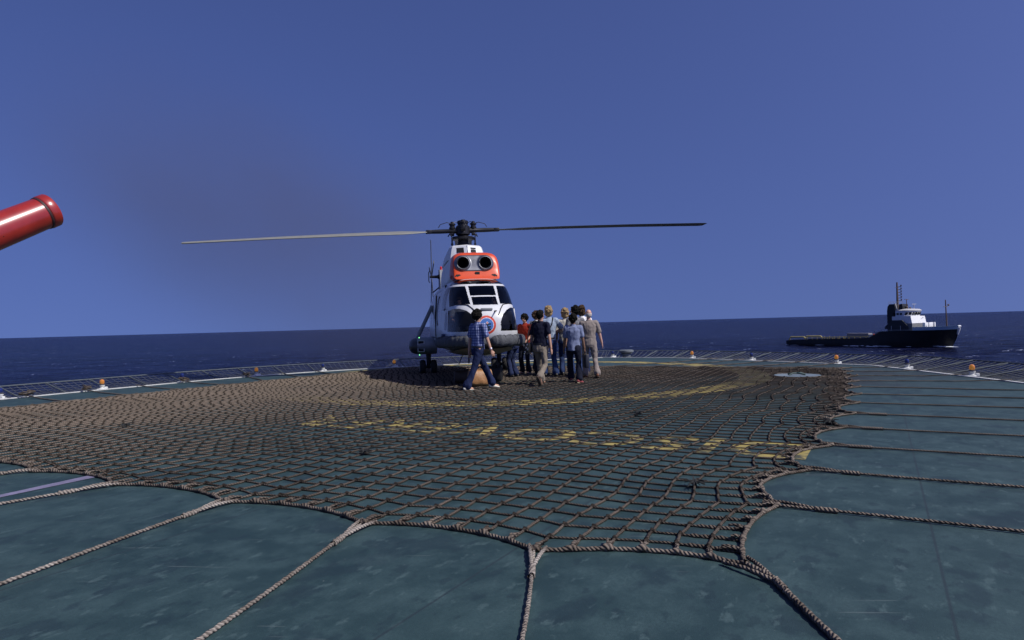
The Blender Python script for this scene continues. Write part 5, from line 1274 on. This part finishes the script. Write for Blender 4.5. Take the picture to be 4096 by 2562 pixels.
# ------------------------------------------------------------------ supply vessel
def make_ship():
    hd = Vector((.484, -.875, 0)).normalized(); port = Vector((-hd.y, hd.x, 0))
    org = Vector((110.41, 269.26, SEA_Z))+port*4.4
    S = thing('supply_vessel', 'black hulled offshore supply vessel with white bridge under way on the right', 'ship', org, math.atan2(hd.y, hd.x))
    hull = mat('hull_black', (.012, .014, .015), .55, var=.25, vscale=.5)
    nt = hull.node_tree; N = nt.nodes; L = nt.links; p = N['Principled BSDF']; src = p.inputs['Base Color'].links[0].from_socket
    tc = N.new('ShaderNodeTexCoord'); mp = N.new('ShaderNodeMapping'); mp.inputs['Scale'].default_value = (.5, .5, .10); L.new(tc.outputs['Object'], mp.inputs[0])
    n = N.new('ShaderNodeTexNoise'); n.inputs['Scale'].default_value = 1.3; n.inputs['Detail'].default_value = 8; n.inputs['Roughness'].default_value = .7; L.new(mp.outputs[0], n.inputs['Vector'])
    r = N.new('ShaderNodeMapRange'); r.inputs['From Min'].default_value = .52; r.inputs['From Max'].default_value = .70; r.inputs['To Max'].default_value = .8; L.new(n.outputs['Fac'], r.inputs['Value'])
    x = N.new('ShaderNodeMix'); x.data_type = 'RGBA'; x.inputs['B'].default_value = (.045, .024, .013, 1); L.new(src, x.inputs['A']); L.new(r.outputs[0], x.inputs['Factor']); L.new(x.outputs['Result'], p.inputs['Base Color']); white = mat('ship_white', (.72, .73, .74), .5, var=.08, vscale=1.); greyw = mat('ship_grey', (.42, .42, .43), .6, var=.12, vscale=1.)
    blk = mat('funnel_black', (.008, .010, .011), .5); pale = mat('bulwark_blue', (.33, .45, .55), .5, var=.15, vscale=1.2); win = mat('ship_window', (.015, .018, .022), .1); yel = mat('ship_yellow', (.48, .38, .12), .6)
    brn = mat('mast_brown', (.10, .065, .05), .6); dkg = mat('deck_green', (.05, .07, .06), .8)
    st = [  # x, sheer, half breadth deck, half breadth waterline
        (0, 1.9, 4.9, 4.7), (3, 2.2, 5.3, 5.2), (12, 2.5, 5.5, 5.4), (30, 2.9, 5.5, 5.4), (35.5, 3.2, 5.5, 5.4), (37.5, 4.3, 5.5, 5.4), (39.5, 5.4, 5.55, 5.3), (46, 5.6, 5.7, 5.0), (51, 5.65, 5.6, 4.1),
        (55, 5.7, 5.1, 2.9), (58, 5.75, 4.3, 1.6), (60.2, 5.8, 3.2, .5), (61.6, 5.85, 2.0, .12), (62.5, 5.9, .6, .06)]
    secs = []; dsec = []
    for x, z, b, w in st:
        xw = x if x < 50 else 50+(x-50)*.84; m = .5*(b+w) if x > 40 else b
        secs.append([Vector((x, b, z)), Vector((.6*x+.4*xw, .35*b+.65*w, z*.45)), Vector((xw, w, .2)), Vector((xw, w*.8, -1.5)), Vector((xw, -w*.8, -1.5)), Vector((xw, -w, .2)), Vector((.6*x+.4*xw, -.35*b-.65*w, z*.45)), Vector((x, -b, z))])
        dsec.append([Vector((x, b*.985, z-.35)), Vector((x, -b*.985, z-.35))])
    MB().loft(secs, closed=False, cap=False).add(secs[0], [tuple(range(8))]).build('hull', hull, S, sharp=30)
    MB().loft(dsec, closed=False, cap=False).build('deck', dkg, S, False)
    bw = MB(); 
    for sg in (1, -1):
        ss = []
        for x, z, b, w in st[8:]:
            f = (x-51)/11.5; ss.append([Vector((x, sg*b*1.004, z)), Vector((x+.35*f, sg*(b+.22*f), z+1.15)), Vector((x+.35*f-.1, sg*(b+.22*f)*.96, z+1.15)), Vector((x-.1, sg*b*.96, z))])
        bw.loft(ss)
    bw.build('bulwark', pale, S, sharp=50)
    MB().tube([(62.75, -.75, 6.9), (62.85, 0, 6.9), (62.75, .75, 6.9)], .28, 8).tube([(62.7, 0, 6.4), (62.2, 0, 4.2)], [.55, .25], 10).build('stem_fender', white, S)
    # ship's name on the bulwark
    cu = bpy.data.curves.new('ship_name', 'FONT'); cu.body = 'SPARTAN TIDE'; cu.size = .95; cu.fill_mode = 'FRONT'; cu.space_character = 1.1
    o = bpy.data.objects.new('t', cu); COL.objects.link(o); bpy.context.view_layer.update()
    me = bpy.data.meshes.new_from_object(o.evaluated_get(bpy.context.evaluated_depsgraph_get())); bpy.data.objects.remove(o)
    tb = np.array([(x, z, b) for x, z, b, w in st]); vv = []
    for v in me.vertices:
        x = 51.2+v.co.x*.93; zz = float(np.interp(x, tb[:, 0], tb[:, 1]))+.28+v.co.y; bb = float(np.interp(x, tb[:, 0], tb[:, 2]))*1.004+.22*(x-51)/11.5*((zz-5.7)/1.15)+.03
        v.co = (x, -bb, zz)
    me.materials.clear(); me.materials.append(white); o = bpy.data.objects.new('ship_name', me); COL.objects.link(o); o.parent = S
    # houses
    MB().box((46.2, 0, 6.75), (8.6, 9.6, 2.7), bev=.05).build('lower_house', mat('house_shade_grey', (.16, .165, .18), .7, vscale=1.), S, False)  # shade on the front of this tier put into a darker grey
    MB().loft([[Vector((x0, y, z)) for x0, y in ((43.2, -4.1), (50.1-a, -4.15), (50.1-a, 4.15), (43.2, 4.1))] for z, a in ((8.103, 0), (10.5, .45))]).build('bridge_house', white, S, False)
    MB().box((50.12, 2.2, 9.9), (.04, .35, .35)).build('porthole', win, S, False)
    wpoly = lambda e: [(42.6, -3.9), (47.2+e, -3.9), (48.9+e, -2.6), (49.2+e, 0), (48.9+e, 2.6), (47.2+e, 3.9), (42.6, 3.9)]
    MB().loft([[Vector((a, b, 10.503)) for a, b in wpoly(0)], [Vector((a, b, 10.75)) for a, b in wpoly(.05)], [Vector((a, b, 12.3)) for a, b in wpoly(.5)]]).build('wheelhouse', white, S, False)
    MB().loft([[Vector((46+(a-46)*s_, b*s_, z)) for a, b in wpoly(.7)] for s_, z in ((1, 12.303), (1.0, 12.5), (.85, 12.9), (.4, 13.1))]).build('wheelhouse_roof', greyw, S, sharp=50)
    for (x0, y0), (x1, y1), n in (((47.35, -3.93), (49.0, -2.55), 2), ((49.0, -2.55), (49.3, 0), 2), ((49.3, 0), (49.0, 2.55), 2), ((49.0, 2.55), (47.35, 3.93), 2), ((43.4, -3.95), (46.8, -3.95), 3), ((46.8, 3.95), (43.4, 3.95), 3)):
        for i in range(n):
            fa, fb = (i+.14)/n, (i+.86)/n; A = Vector((x0+(x1-x0)*fa, y0+(y1-y0)*fa, 0)); B = Vector((x0+(x1-x0)*fb, y0+(y1-y0)*fb, 0)); nn = Vector(((B-A).y, -(B-A).x, 0)).normalized(); 
            if nn.dot(A-Vector((46, 0, 0))) < 0: nn = -nn
            q = [A+Vector((0, 0, 10.85))+nn*.08, B+Vector((0, 0, 10.85))+nn*.08, B+Vector((.38, 0, 11.85))+nn*.12, A+Vector((.38, 0, 11.85))+nn*.12]
            if abs(y0) == 3.95: q = [A+Vector((0, 0, 10.95))+nn*.0, B+Vector((0, 0, 10.95)), B+Vector((0, 0, 11.7)), A+Vector((0, 0, 11.7))]
            MB().add(q+[p-nn*.06 for p in q], [(0, 1, 2, 3), (7, 6, 5, 4), (0, 4, 5, 1), (1, 5, 6, 2), (2, 6, 7, 3), (3, 7, 4, 0)]).build('bridge_window', win, S, False)
    # funnels
    for x0, x1, yc in ((41.4, 44.3, -3.0), (41.4, 44.3, 3.0), (44.9, 46.5, -2.2)):
        MB().loft([[Vector((a, b, z)) for a, b in ((x0+d, yc-.95), (x1-d*.3, yc-.95), (x1-d*.3, yc+.95), (x0+d, yc+.95))] for z, d in ((8.12, 0), (12.4, 0), (14.0, .25), (14.8, .9))]).build('funnel', blk, S, False)
    MB().tube([(44.2, -3.4, 8.2), (44.6, -3.3, 12.4), (43.9, -3.2, 15.0)], .22, 8).build('exhaust_pipe', greyw, S)
    # covered boat on the starboard side
    MB().loft([[Vector((x, y, z)) for x, y in ((41.2+a, -5.25), (49.4-a*.8, -5.25), (49.4-a*.8, -4.83), (41.2+a, -4.83))] for z, a in ((6.2, .0), (7.1, .2), (9.2, 2.6))]).build('boat_cover', mat('tarp_dark', (.03, .034, .04), .8), S, False)
    for x in (43.6, 46.8): MB().box((x, -5.3, 6.5), (.14, .1, 1.6)).build('davit', greyw, S, False)
    # masts
    mm = MB().tube([(43.2, -.6, 12.9), (43.2, -.6, 22.4)], [.42, .24], 10).tube([(43.2, -1.8, 20.6), (43.2, .2, 20.6)], .07, 6)
    for i in range(6): mm.tube([(43.4, -.5, 15.9+i*.98), (44.1, .2, 15.95+i*.98), (44.1, .2, 16.55+i*.98)], [.12, .14, .30], 6)
    mm.build('main_mast', brn, S)
    MB().tube([(46.0, 0, 13.0), (46.0, 0, 16.3)], .12, 8).box((46.0, 0, 16.3), (.3, 2.0, .16)).build('radar_mast', brn, S)
    MB().tube([(48.2, .5, 13.0), (48.2, .5, 14.6)], .10, 8).box((48.2, .5, 14.6), (.25, 2.4, .14)).build('radar_mast', greyw, S)
    MB().ball((46.8, -1.2, 13.5), .4).ball((47.5, -.5, 13.3), .32).tube([(46.8, -1.2, 12.9), (46.8, -1.2, 13.4)], .15, 6).build('searchlight', brn, S)
    fm = MB().tube([(59.0, 0, 5.4), (58.8, 0, 15.6)], [.26, .16], 8).tube([(58.85, -1.4, 13.3), (58.85, 1.2, 13.4), (58.85, 1.6, 14.0)], .09, 6).ball((58.85, 1.55, 13.9), .32, 8, 6); fm.build('fore_mast', brn, S)
    for y, wd in ((-1.6, 1.9), (1.0, 2.4), (3.4, .7)): MB().box((53.0, y, 7.3), (.9, wd, 1.9), bev=.12).build('windlass_housing', white, S)
    # rails
    rl = MB()
    for z in (15.2, 15.6): rl.tube([(41.8, -3.6, z), (44.6, -3.6, z), (46.6, -2.9, z)], .04, 4)
    for x in (41.8, 42.7, 43.6, 44.6, 46.6): rl.tube([(x, -3.6, 14.6), (x, -3.6, 15.6)], .04, 4)
    for x in np.arange(39.8, 42, .7): rl.tube([(x, -5.2, 5.4), (x, -5.2, 6.6)], .05, 4)
    rl.tube([(39.8, -5.2, 6.5), (42, -5.2, 6.5)], .05, 4); rl.build('railing', greyw, S)
    # aft deck
    yr = MB()
    for sg in (-1, 1):
        yr.tube([(1.4, sg*4.7, 2.2), (2.2, sg*4.7, 3.3), (8.5, sg*5.0, 3.35), (9.2, sg*5.0, 2.7)], .26, 8); yr.tube([(9.2, sg*5.1, 2.9), (24, sg*5.25, 3.35), (35, sg*5.25, 3.6)], .10, 6)
        for x in np.arange(10, 35, 2.2): yr.tube([(x, sg*5.2, 2.3), (x, sg*5.2, 3.35)], .09, 5)
    yr.build('stern_rail', yel, S)
    cg = thing('cargo_container', 'grey cargo box on the aft deck of the supply vessel', 'container', org+hd*28.3+Vector((0, 0, 2.5)), math.atan2(hd.y, hd.x))
    b = MB().box((0, 0, 1.1), (8.4, 2.4, 2.1), bev=.04)
    for i in range(16): b.box((-3.9+i*.52, -1.215, 1.1), (.2, .03, 1.8))
    b.build('box', mat('container_grey', (.20, .19, .21), .7, vscale=1.), cg, False); MB().box((5.0, 0, .9), (1.6, 2.2, 1.7), bev=.08).build('box', greyw, cg, False); MB().box((5.9, -.4, 1.0), (.25, 1.2, 1.9)).build('door', mat('container_red', (.35, .06, .04), .6), cg, False)
    MB().box((36.8, -3.9, 4.2), (.25, .25, 2.2)).box((37.8, -3.9, 4.2), (.25, .25, 2.2)).box((37.3, -3.9, 5.2), (1.3, .25, .2)).build('crash_post', greyw, S, False)
    # broken water along the hull
    V = []; F = []; rr = random.Random(4)
    for k in range(30):
        x = rr.choice((rr.uniform(26, 38), rr.uniform(0, 62), rr.uniform(58, 62))); b = float(np.interp(x, [q[0] for q in st], [q[3] for q in st]))
        y = -(b+rr.uniform(.1, 1.6)); l = rr.uniform(1., 4.2); w = rr.uniform(.08, .26); z = rr.uniform(.05, .35)
        i0 = len(V); n = 7
        for i in range(n):
            f = i/(n-1); ww = w*math.sin(math.pi*(f*.9+.05))*rr.uniform(.6, 1.3)
            V += [(x+l*(f-.5), y-ww, z), (x+l*(f-.5), y, z+ww*.9), (x+l*(f-.5), y+ww, z)]
        for i in range(n-1):
            for j in (0, 1): F.append((i0+i*3+j, i0+i*3+j+1, i0+i*3+j+4, i0+i*3+j+3))
    fo = mesh_obj('bow_foam', V, F, mat('foam_white', (.6, .64, .7), .9), None); fo.location = org; fo.rotation_euler = (0, 0, math.atan2(hd.y, hd.x)); tag(fo, 'white broken water along the waterline of the supply vessel', 'foam', kind='stuff')
make_ship()

def make_smoke():
    # thin brown exhaust drifting off to the left behind the rotor
    c = Vector((-16.5, 46.0, 8.2)); r = (24.0, 9.0, 11.0)
    rot = Matrix.Rotation(R_(28), 3, 'Y')
    o = MB().ball((0, 0, 0), 1., 24, 16).build('exhaust_smoke', bpy.data.materials.new('smoke'), None); o.location = c; o.scale = r; o.rotation_euler = (0, R_(28), 0)
    tag(o, 'thin brown exhaust smoke drifting up to the left of the helicopter', 'smoke', kind='stuff')
    m = o.data.materials[0]; m.use_nodes = True; nt = m.node_tree; N = nt.nodes; L = nt.links; N.remove(N['Principled BSDF'])
    v = N.new('ShaderNodeVolumePrincipled'); v.inputs['Color'].default_value = (.24, .20, .18, 1); v.inputs['Anisotropy'].default_value = .2
    tc = N.new('ShaderNodeTexCoord'); ln = N.new('ShaderNodeVectorMath'); ln.operation = 'LENGTH'; L.new(tc.outputs['Object'], ln.inputs[0])
    mr = N.new('ShaderNodeMapRange'); mr.interpolation_type = 'SMOOTHSTEP'; mr.inputs['From Min'].default_value = 1.; mr.inputs['From Max'].default_value = .1; mr.inputs['To Min'].default_value = 0.; mr.inputs['To Max'].default_value = 1.; L.new(ln.outputs['Value'], mr.inputs['Value'])
    nz = N.new('ShaderNodeTexNoise'); nz.inputs['Scale'].default_value = 1.6; nz.inputs['Detail'].default_value = 3; L.new(tc.outputs['Object'], nz.inputs['Vector'])
    n2 = N.new('ShaderNodeMapRange'); n2.inputs['From Min'].default_value = .22; n2.inputs['From Max'].default_value = .78; L.new(nz.outputs['Fac'], n2.inputs['Value'])
    a = math_n(N, 'MULTIPLY'); L.new(mr.outputs[0], a.inputs[0]); L.new(n2.outputs[0], a.inputs[1]); b = math_n(N, 'MULTIPLY', b=.082); L.new(a.outputs[0], b.inputs[0]); L.new(b.outputs[0], v.inputs['Density'])
    L.new(v.outputs[0], N['Material Output'].inputs['Volume'])
    scene.cycles.volume_bounces = 0; scene.cycles.volume_step_rate = 2.0
make_smoke()
